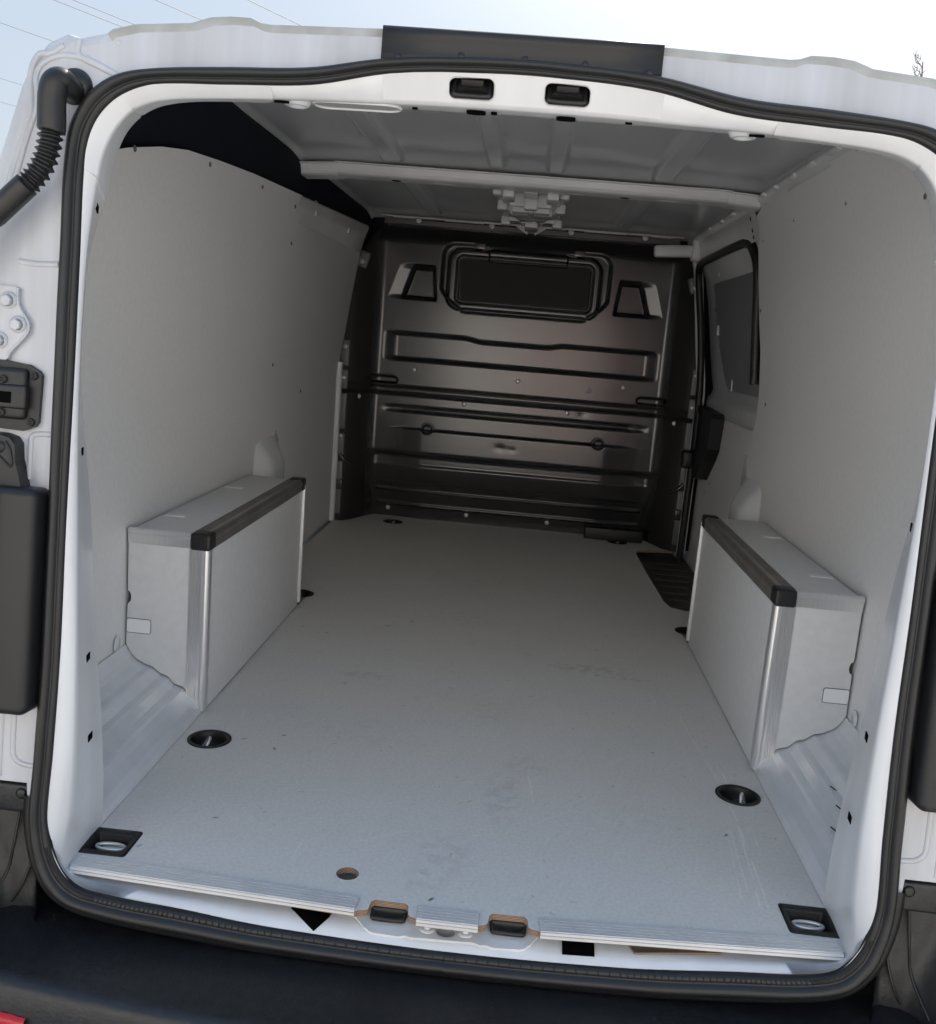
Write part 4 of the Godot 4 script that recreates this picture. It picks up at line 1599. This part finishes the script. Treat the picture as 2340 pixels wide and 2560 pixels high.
# ------------------------------------------------------------------ sliding side door, right
func side_door() -> void:
	var off := .045
	# inner panel of the door: upper light frame, belt, lower lining
	var rows := []
	for q in [[-.3, .05], [.0, .05], [.3, .052], [.6, .052], [.628, .05], [.636, .046], [.65, .038], [.68, .036], [.70, .04], [.715, .055], [.74, .065], [.8, .06], [.95, .055], [1.1, .05], [1.2, .04], [1.24, .03], [1.27, .02]]:
		var row := []
		for i in 13:
			row.append(Vector3(wall_x(q[0]) + q[1], q[0], lerpf(-1.72, -2.92, i / 12.0)))
		rows.append(row)
	var st := new_st()
	grid(st, rows, 0)
	var d := part("side_door", st, "paint")
	label(d, "closed sliding door seen from inside")
	# blanked window
	st = new_st()
	sheet(st, [Vector2(-2.75, 1.20), Vector2(-2.735, 1.225), Vector2(-2.70, 1.238), Vector2(-1.74, 1.238), Vector2(-1.74, .752), Vector2(-2.36, .752), Vector2(-2.47, .755), Vector2(-2.51, .765), Vector2(-2.56, .81), Vector2(-2.63, .9), Vector2(-2.7, 1.03), Vector2(-2.74, 1.14)], [], .006, func(p: Vector2, t: float): return Vector3(wall_x(p.y) + .043 + t, p.y, p.x), .04, .06)
	part("window_cover", st, "window_cover", d)
	for q in [[-2.6, 1.215, .05], [-2.4, .775, .045]]:
		st = new_st()
		rbox(st, Vector3(wall_x(q[1]) + .04, q[1], q[0]), Vector3(.005, q[2], .006), .002, Basis(Vector3.RIGHT, -.12))
		part("cover_clip", st, "paint", d)
	st = new_st()
	rbox(st, Vector3(wall_x(.99) + .042, .985, -2.665), Vector3(.012, .04, .03), .003)
	part("cover_clip", st, "paint", d)
	for q in [[-2.705, 1.07], [-2.62, .92]]:
		st = new_st()
		lathe(st, [Vector2(0, .001), Vector2(.008, .001), Vector2(.009, 0)], Transform3D(Basis(Vector3.FORWARD, -PI / 2), Vector3(wall_x(q[1]) + .047, q[1], q[0] - .03)), 12)
		part("door_hole", st, "void", d)
	# lower lining
	st = new_st()
	sheet(st, [Vector2(-2.9, -.25), Vector2(-1.7, -.25), Vector2(-1.7, .634), Vector2(-2.9, .634)], [], .004, func(p: Vector2, t: float): return Vector3(wall_x(p.y) + .042 + t, p.y, p.x), .06)
	var ll := part("door_lining", st, "cladding", d)
	var scr := screw_mesh(.007)
	for q in [[-2.17, .6], [-2.479, .605], [-2.62, .36], [-2.7, .31], [-2.62, .05]]:
		st = new_st()
		var o := inst("lining_screw", scr, "paint", d, Transform3D(Basis(Vector3.FORWARD, -PI / 2), Vector3(wall_x(q[1]) + .0415, q[1], q[0])))
	# black rubber round the door opening
	var path := [Vector3(.79, -.1, -2.85), Vector3(.792, .3, -2.85), Vector3(.792, .62, -2.85), Vector3(.777, .85, -2.85), Vector3(.758, 1.0, -2.85), Vector3(.736, 1.13, -2.85), Vector3(.722, 1.21, -2.84), Vector3(.716, 1.243, -2.80), Vector3(.714, 1.253, -2.7), Vector3(.714, 1.255, -2.4), Vector3(.714, 1.255, -2.05), Vector3(.715, 1.25, -1.93), Vector3(.72, 1.225, -1.84), Vector3(.735, 1.15, -1.795), Vector3(.75, 1.0, -1.79), Vector3(.77, .8, -1.79)]
	st = new_st()
	tube(st, spline(path, 6), .0155, 10, false, Vector3(.9, .3, .25))
	part("side_door_seal", st, "rubber")
	# lock cover
	st = new_st()
	sheet(st, [Vector2(-2.83, .665), Vector2(-2.50, .655), Vector2(-2.485, .635), Vector2(-2.51, .51), Vector2(-2.56, .46), Vector2(-2.69, .365), Vector2(-2.78, .37), Vector2(-2.83, .42)], [], .05, func(p: Vector2, t: float): return Vector3(.785 + t, p.y, p.x), .03)
	var lk := part("lock_cover", st, "plastic", d)
	st = new_st()
	rbox(st, Vector3(.765, .43, -2.83), Vector3(.045, .075, .06), .01)
	rbox(st, Vector3(.78, .56, -2.78), Vector3(.012, .16, .02), .005)
	part("lock_catch", st, "plastic", d)
	# pillar head between lining and door, and the support arm of the door's upper rail
	st = new_st()
	var prow := []
	for y in [1.24, 1.262, 1.29, 1.33]:
		var row := []
		for i in 11:
			row.append(Vector3(wall_x(y) - .004, y, lerpf(-1.73, -2.9, i / 10.0)))
		prow.append(row)
	grid(st, prow, 0)
	var ph := part("door_header", st, "inner_paint")
	for q in [[-1.78, .012, .1], [-1.90, .02, .09], [-2.72, .03, .08]]:
		st = new_st()
		rbox(st, Vector3(.712, 1.29, q[0]), Vector3(.016, q[2], q[1]), .005, Basis(Vector3.BACK, .28))
		part("header_rib", st, "inner_paint", ph)
	for y in [1.31, 1.275, 1.255]:
		st = new_st()
		rbox(st, Vector3(wall_x(y) - .004, y, -1.80), Vector3(.004, .012, .007), .001, Basis(Vector3.BACK, .28))
		part("header_slot", st, "void", ph)
	st = new_st()
	rbox(st, Vector3(.607, 1.292, -2.76), Vector3(.185, .048, .05), .012, Basis(Vector3.BACK, .07))
	rbox(st, Vector3(.685, 1.30, -2.75), Vector3(.04, .09, .06), .012)
	part("support_arm", st, "inner_paint", ph)


# ------------------------------------------------------------------ sill
func sill_hardware() -> void:
	# pressed plate under the floor edge with the two lower strikers
	var st := new_st()
	var outl := [Vector2(-.2, -.06), Vector2(-.195, -.02), Vector2(-.165, -.012), Vector2(-.145, .003), Vector2(-.128, .024), Vector2(-.12, .0275), Vector2(-.065, .030), Vector2(-.055, .034), Vector2(-.045, .0335), Vector2(.042, .030), Vector2(.053, .034), Vector2(.063, .0315), Vector2(.122, .027), Vector2(.13, .02), Vector2(.143, -.003), Vector2(.172, -.013), Vector2(.2, -.016), Vector2(.2, -.06)]
	var f := func(p: Vector2, t: float) -> Vector3:
		var dip := .0045 * (smoothstep(.034, .02, absf(p.x + .094)) + smoothstep(.034, .02, absf(p.x - .094))) * smoothstep(-.01, .012, p.y)
		return Vector3(p.x, -.0305 - dip - .12 * maxf(p.y, 0.0) - t, p.y)
	sheet(st, outl, [], .004, f, .008, .012)
	var pl := part("latch_plate", st, "inner_paint")
	for x in [-.094, .094]:
		st = new_st()
		rbox(st, Vector3(x, -.024, -.012), Vector3(.058, .022, .02), .006)
		var lt := part("lower_striker", st, "plastic", pl)
		st = new_st()
		tube(st, spline([Vector3(x - .024, -.02, -.008), Vector3(x - .024, -.026, .004), Vector3(x - .019, -.027, .007), Vector3(x + .019, -.027, .007), Vector3(x + .024, -.026, .004), Vector3(x + .024, -.02, -.008)], 5), .0042, 8)
		part("striker_bar", st, "plastic", pl)
	for x in [-.031, .029]:
		st = new_st()
		lathe(st, [Vector2(.0, .009), Vector2(.0065, .009), Vector2(.0072, .008), Vector2(.0072, .002)], Transform3D(Basis.IDENTITY, Vector3(x, -.0325, .0105)), 6, -1)
		lathe(st, [Vector2(.0072, .0025), Vector2(.0125, .0018), Vector2(.013, 0)], Transform3D(Basis.IDENTITY, Vector3(x, -.0325, .0105)), 20)
		part("hex_bolt", st, "paint", pl)
	st = new_st()
	lathe(st, [Vector2(0, .0008), Vector2(.0125, .0008), Vector2(.0138, .0018), Vector2(.015, 0)], Transform3D(Basis.IDENTITY, Vector3(-.002, -.0325, .018)), 22, 0, .82)
	part("round_plug", st, "grey_plastic", pl)
	# two black openings in the sill
	for q in [[Vector2(-.249, -.002), Vector2(-.238, -.02), Vector2(-.18, -.02), Vector2(-.186, .006), Vector2(-.204, .037)], [Vector2(.179, -.02), Vector2(.229, -.02), Vector2(.2285, .024), Vector2(.179, .026)]]:
		st = new_st()
		sheet(st, q, [], .002, func(p: Vector2, t: float): return Vector3(p.x, sill_y(p.x, p.y) + .0016 - t, p.y), .01)
		part("sill_opening", st, "void")
	st = new_st()
	sheet(st, [Vector2(.27, -.03), Vector2(.5, -.04), Vector2(.42, -.0), Vector2(.29, .014)], [], .003, func(p: Vector2, t: float): return Vector3(p.x, sill_y(p.x, p.y) + .004 - t, p.y), .03)
	part("wood_packer", st, "ply")


func sill_y(x: float, z: float) -> float:
	var ya := lerp_at([Vector2(0, -.047), Vector2(.266, -.041), Vector2(.43, -.029)], absf(x))
	var yb := lerp_at([Vector2(0, -.036), Vector2(.26, -.033), Vector2(.42, -.028)], absf(x))
	return lerpf(yb, ya, clampf(z / .044, 0, 1))


# ------------------------------------------------------------------ lashing points
func lashing_points() -> void:
	var i := 0
	for q in [[-.551, -.5, .3, 1.05], [.551, -.5, 2.75, 1.35], [-.637, -1.65, .6, 1.2], [.637, -1.65, 2.6, .3], [-.521, -2.985, .2, .9], [.524, -2.998, .2, .9]]:
		var at := Transform3D(Basis.IDENTITY, Vector3(q[0], 0, q[1]))
		var st := new_st()
		lathe(st, [Vector2(.0455, .0005), Vector2(.0455, .0022), Vector2(.044, .003), Vector2(.0375, .0026), Vector2(.036, .001), Vector2(.0345, -.012), Vector2(.031, -.026), Vector2(.027, -.031), Vector2(0, -.032)], at, 40)
		var cup := part("lashing_cup", st, "tray")
		st = new_st()
		lathe(st, [Vector2(0, -.022), Vector2(.007, -.0225), Vector2(.009, -.0245), Vector2(.015, -.026), Vector2(.019, -.029)], at * Transform3D(Basis.IDENTITY, Vector3(.003, 0, .006)), 20)
		rbox(st, at * Vector3(cos(q[2]) * -.017, -.0235, sin(q[2]) * .017 + .003), Vector3(.008, .011, .03), .003, Basis(Vector3.UP, q[2]))
		part("anchor_plate", st, "zinc", cup)
		# D-ring leaning in its cup
		st = new_st()
		var p := []
		for k in 25:
			var a := -PI / 2 + PI * k / 24.0
			p.append(Vector3(cos(a) * .029, 0, sin(a) * .017))
		p.append(Vector3(-.002, 0, .013))
		p.append(Vector3(-.002, 0, -.013))
		var bs := Basis(Vector3.UP, q[2]) * Basis(Vector3.BACK, q[3])
		var o := []
		for v in p:
			o.append(at * (Basis(Vector3.UP, q[2]) * Vector3(-.012, -.021, 0) + bs * v + Vector3(0, 0, .004)))
		tube(st, o, .0033, 8, true)
		part("lashing_ring", st, "zinc", cup)
		i += 1
	# rectangular trays in the rear corners
	for s in [-1.0, 1.0]:
		var st := new_st()
		var c := Vector3(.5755 * s, 0, -.0765)
		var outer := rrect(0, 0, .0825, .081, .006)
		var rows := []
		for k in [[1.0, 1.0, -.003], [.99, .99, .0012], [.75, .68, .0008], [.72, .65, -.003], [.64, .56, -.034], [0, 0, -.036]]:
			var row := []
			for v in outer + [outer[0]]:
				row.append(c + Vector3(v.x * k[0], k[2], v.y * k[1]))
			rows.append(row)
		grid(st, rows, 0)
		var tray := part("lashing_tray", st, "tray")
		st = new_st()
		rbox(st, c + Vector3(-.004 * s, -.024, .006), Vector3(.044, .003, .034), .001)
		rbox(st, c + Vector3(-.004 * s, -.018, -.006), Vector3(.042, .012, .012), .004)
		lathe(st, [Vector2(0, -.017), Vector2(.007, -.0175), Vector2(.011, -.022)], Transform3D(Basis.IDENTITY, c + Vector3(-.004 * s, 0, .008)), 18)
		part("anchor_plate", st, "zinc", tray)
		st = new_st()
		var o := []
		for k in 28:
			var a := TAU * k / 28.0
			o.append(c + Vector3(-.002 * s, -.007, .002) + Vector3(cos(a) * .024, .002 * sin(a), sin(a) * .0125))
		tube(st, o, .003, 8, true)
		part("lashing_ring", st, "zinc", tray)


# ------------------------------------------------------------------ bumper and outer pieces
func bumper() -> void:
	var sec := [[-.5, -.16], [-.45, -.092], [.012, -.0845], [.05, -.0835], [.5, -.084], [.86, -.0865], [.94, -.0885], [.985, -.094], [1.01, -.103], [1.03, -.125], [1.055, -.2], [1.06, -.36]]
	var rows := []
	for q in sec:
		var row := []
		for i in 61:
			var x := lerpf(-.98, .98, i / 60.0)
			var zi := .058 - .15 * x * x
			var zo := .212 - .12 * x * x - .5 * pow(maxf(absf(x) - .72, 0.0), 2)
			row.append(Vector3(x, q[1], lerpf(zi, zo, q[0]) if q[0] < .9 else zo + (q[0] - 1.0) * .16))
		rows.append(row)
	var st := new_st()
	grid(st, rows, 0)
	var b := part("rear_bumper", st, "bumper")
	# raised corners of the bumper
	for s in [-1.0, 1.0]:
		rows = []
		for j in 17:
			var y := lerpf(-.09, .135, j / 16.0)
			var row := []
			for i in 25:
				var t := i / 24.0
				var x := lerpf(.647, .98, t)
				var dish := corner_dish(x, y)
				row.append(Vector3(x * s, y, .028 - .1 * y + dish))
			rows.append(row)
		rows.append(rows[-1].map(func(p): return p + Vector3(0, .006, -.06)))
		st = new_st()
		grid(st, rows, 0)
		var cn := part("bumper_corner", st, "bumper", b)
		for q in [[[.672, .06], [.677, .0], [.687, -.045], [.703, -.075]], [[.70, .09], [.705, .02], [.714, -.03], [.732, -.072]]]:
			var pts := []
			for p in q:
				var x: float = p[0]
				var dish := corner_dish(x, p[1])
				pts.append(Vector3(x * s, p[1], .031 - .1 * p[1] + dish))
			st = new_st()
			tube(st, spline(pts, 6), .0022, 7)
			part("moulded_rib", st, "bumper", b)
		st = new_st()
		rbox(st, Vector3(.725 * s, .112, -.005), Vector3(.13, .05, .04), .008)
		part("corner_ledge", st, "bumper", b)
		st = new_st()
		lathe(st, [Vector2(0, .003), Vector2(.005, .004), Vector2(.0085, .002), Vector2(.009, 0)], Transform3D(Basis(Vector3.RIGHT, PI / 2), Vector3(.678 * s, .122, .0155)), 16)
		part("bumper_screw", st, "hose", b)
	# dark strip filling the gap below the door seal
	st = new_st()
	rows = [[], [], [], []]
	var loop := smooth_loop(opening_out, .25)
	var start := loop.size() * 11 / 16
	for i in loop.size():
		var p: Vector3 = loop[(i + start) % (loop.size() - 1)]
		if p.y > .14:
			continue
		var d := Vector2(p.x * .25, p.y - .14).normalized()
		for k in 4:
			var w: float = [-.012, .008, .016, .024][k]
			rows[k].append(on_back(p.x + d.x * w, p.y + d.y * w, [-.001, .0, -.006, -.05][k]))
	grid(st, rows, 0)
	part("bumper_gasket", st, "rubber", b)
	# red reflector low on the bumper's face
	for s in [-1.0, 1.0]:
		st = new_st()
		rows = []
		for q in [[-.132, .0], [-.1345, .006], [-.14, .008], [-.168, .008], [-.174, .0]]:
			var row := []
			for i in 25:
				var x := lerpf(.585, .86, i / 24.0)
				var zo := .212 - .12 * x * x - .5 * pow(maxf(x - .72, 0.0), 2)
				row.append(Vector3(x * s, q[0] + .035 * (x - .64) , zo + .006 + q[1] + .0006 * sin(i * 2.6)))
			rows.append(row)
		grid(st, rows, 0)
		part("red_reflector", st, "reflector", b)


func corner_dish(x: float, y: float) -> float:
	var curve := .70 + .05 * smoothstep(-.08, .1, y)      # foot of the wall that sweeps outwards and back
	return -.05 * smoothstep(.648, .668, x) + .012 * smoothstep(curve - .03, curve - .022, x) + .15 * smoothstep(curve, curve + .10, x)


func outside_left() -> void:
	# black cover over the roof edge, screwed on
	var st := new_st()
	var rows := []
	for q in [[1.246, -.002], [1.246, .001], [1.262, .0015], [1.281, .002], [1.2845, .0045], [1.2935, .005], [1.2975, .002], [1.30, -.008]]:
		var row := []
		for x in [-.206, -.2035, -.1, 0.0, .1, .1915, .194]:
			row.append(on_back(x, q[0] - .002 * absf(x), q[1] if x > -.205 and x < .193 else -.009))
		rows.append(row)
	grid(st, rows, 0)
	var cv := part("roof_edge_cover", st, "plastic")
	for q in [[-.18, 1.2555], [.0, 1.263], [.085, 1.262], [.175, 1.2565], [-.09, 1.262]]:
		st = new_st()
		lathe(st, [Vector2(0, .0016), Vector2(.004, .0014), Vector2(.0055, .0)], Transform3D(Basis(Vector3.RIGHT, PI / 2), on_back(q[0], q[1], .0012)), 14)
		part("cover_screw", st, "plastic", cv)
	# wiring hose from pillar to door
	st = new_st()
	lathe(st, [Vector2(0, .012), Vector2(.018, .011), Vector2(.0245, .006), Vector2(.0265, .0)], Transform3D(Basis(Vector3.RIGHT, PI / 2), on_back(-.6485, 1.184, -.006)), 28)
	var hose := part("wiring_hose", st, "hose")
	st = new_st()
	var elbow := spline([Vector3(-.645, 1.176, -.072), Vector3(-.6445, 1.179, -.058), Vector3(-.648, 1.184, -.046), Vector3(-.655, 1.179, -.04), Vector3(-.659, 1.163, -.038), Vector3(-.6595, 1.144, -.037), Vector3(-.659, 1.121, -.036), Vector3(-.660, 1.112, -.0355)], 6)
	tube(st, elbow, func(t: float): return lerpf(.016, .0195, smoothstep(.2, .5, t)) - .004 * smoothstep(.97, 1.0, t), 18)
	part("hose_elbow", st, "hose", hose)
	st = new_st()
	var ctrl := [Vector3(-.660, 1.112, -.0355), Vector3(-.6625, 1.09, -.034), Vector3(-.669, 1.067, -.032), Vector3(-.682, 1.046, -.030), Vector3(-.6935, 1.034, -.028)]
	tube(st, spline(ctrl, 40), func(t: float): return .0145 + .0035 * (1.0 - pow(absf(sin(t * PI * 9.5)), 1.6) * 1.6), 18)
	part("hose_bellows", st, "hose", hose)
	st = new_st()
	tube(st, spline([Vector3(-.6915, 1.036, -.028), Vector3(-.706, 1.022, -.027), Vector3(-.729, .999, -.025), Vector3(-.74, .988, -.024)], 6), func(t: float): return .0178 - .002 * smoothstep(.9, 1.0, t), 18)
	part("hose_sleeve", st, "hose", hose)
	st = new_st()
	tube(st, spline([Vector3(-.738, .99, -.024), Vector3(-.755, .968, -.02), Vector3(-.775, .935, -.015), Vector3(-.81, .9, .0)], 50), func(t: float): return .0145 + .0035 * (1.0 - pow(absf(sin(t * PI * 13.0)), 1.6) * 1.6), 18)
	part("hose_bellows", st, "hose", hose)
	for s in [-1.0, 1.0]:
		# upper hinge plate with three hexagon bolts
		var hz := func(p: Vector2, t: float) -> Vector3: return on_back(-p.x * s, p.y, .001 - t)
		st = new_st()
		sheet(st, [Vector2(-.80, .893), Vector2(-.718, .8925), Vector2(-.7145, .889), Vector2(-.7125, .866), Vector2(-.698, .845), Vector2(-.695, .835), Vector2(-.698, .825), Vector2(-.722, .797), Vector2(-.7245, .788), Vector2(-.73, .785), Vector2(-.80, .787)], [], .008, hz, .012)
		var hg := part("door_hinge", st, "dimmed_paint")
		st = new_st()
		tube(st, spline([on_back(.716 * s, .891, .0008), on_back(.7135 * s, .866, .0008), on_back(.699 * s, .845, .0008), on_back(.6965 * s, .835, .0008), on_back(.7 * s, .824, .0008), on_back(.723 * s, .797, .0008), on_back(.726 * s, .788, .0008)], 4), .0022, 6)
		part("hinge_lip", st, "dimmed_paint", hg)
		for q in [[.7285, .872, .2], [.7125, .838, .5], [.7395, .813, .0], [.76, .86, .1]]:
			st = new_st()
			var tb := Transform3D(Basis(Vector3.RIGHT, PI / 2) * Basis(Vector3.UP, q[2]), on_back(q[0] * s, q[1], .001))
			lathe(st, [Vector2(.0, .011), Vector2(.0075, .011), Vector2(.0085, .0095), Vector2(.0085, .003)], tb, 6, -1)
			lathe(st, [Vector2(.0088, .0035), Vector2(.0125, .0022), Vector2(.013, 0)], tb, 22)
			part("hex_bolt", st, "dimmed_paint", hg)
		# door check: black pad with a raised housing
		st = new_st()
		sheet(st, [Vector2(-.80, .787), Vector2(-.733, .785), Vector2(-.692, .7805), Vector2(-.676, .772), Vector2(-.672, .766), Vector2(-.674, .697), Vector2(-.678, .690), Vector2(-.696, .6825), Vector2(-.735, .684), Vector2(-.80, .69)], [], .007, func(p: Vector2, t: float): return on_back(-p.x * s, p.y, .002 - t), .012)
		var ck := part("door_check", st, "plastic")
		st = new_st()
		rbox(st, on_back(.742 * s, .737, .004), Vector3(.102, .076, .018), .012, Basis(Vector3.RIGHT, -.1), 4)
		rbox(st, on_back(.738 * s, .733, .01), Vector3(.1, .036, .014), .005, Basis(Vector3.RIGHT, -.1), 3)
		part("check_housing", st, "plastic", ck)
		st = new_st()
		rbox(st, on_back(.735 * s, .732, .0166), Vector3(.052, .017, .003), .003, Basis(Vector3.RIGHT, -.1))
		part("check_slot", st, "void", ck)
		for q in [[.6835, .765, .0], [.685, .6965, .0], [.724, .758, .012], [.725, .709, .012]]:
			st = new_st()
			lathe(st, [Vector2(0, .001), Vector2(.0025, .001), Vector2(.0032, .0035), Vector2(.005, .003), Vector2(.0062, 0)], Transform3D(Basis(Vector3.RIGHT, PI / 2), on_back(q[0] * s, q[1], .003 + q[2])), 16)
			part("check_screw", st, "plastic", ck)
		# inner side of the tail lamp
		st = new_st()
		rbox(st, on_back(.76 * s, .432, .012), Vector3(.215, .342, .06), .014, Basis(Vector3.RIGHT, -.1), 4)
		var lp := part("tail_lamp_housing", st, "plastic")
		st = new_st()
		rbox(st, on_back(.762 * s, .43, .03), Vector3(.105, .345, .06), .012, Basis(Vector3.RIGHT, -.1), 4)
		part("lamp_step", st, "plastic", lp)
		st = new_st()
		sheet(st, [Vector2(-.80, .678), Vector2(-.722, .6775), Vector2(-.706, .6735), Vector2(-.698, .664), Vector2(-.696, .64), Vector2(-.69, .62), Vector2(-.68, .58), Vector2(-.80, .57)], [], .03, func(p: Vector2, t: float): return on_back(-p.x * s, p.y, .022 - t), .012)
		part("lamp_bracket", st, "plastic", lp)
		st = new_st()
		tube(st, spline([on_back(.712 * s, .668, .0225), on_back(.704 * s, .655, .0225), on_back(.702 * s, .632, .0225), on_back(.725 * s, .65, .0225)], 5), .0022, 6)
		part("bracket_rib", st, "plastic", lp)
		st = new_st()
		lathe(st, [Vector2(0, .001), Vector2(.0025, .001), Vector2(.0035, .004), Vector2(.006, .0035), Vector2(.0095, 0)], Transform3D(Basis(Vector3.RIGHT, PI / 2), on_back(.721 * s, .659, .0225)), 18)
		part("bracket_screw", st, "plastic", lp)
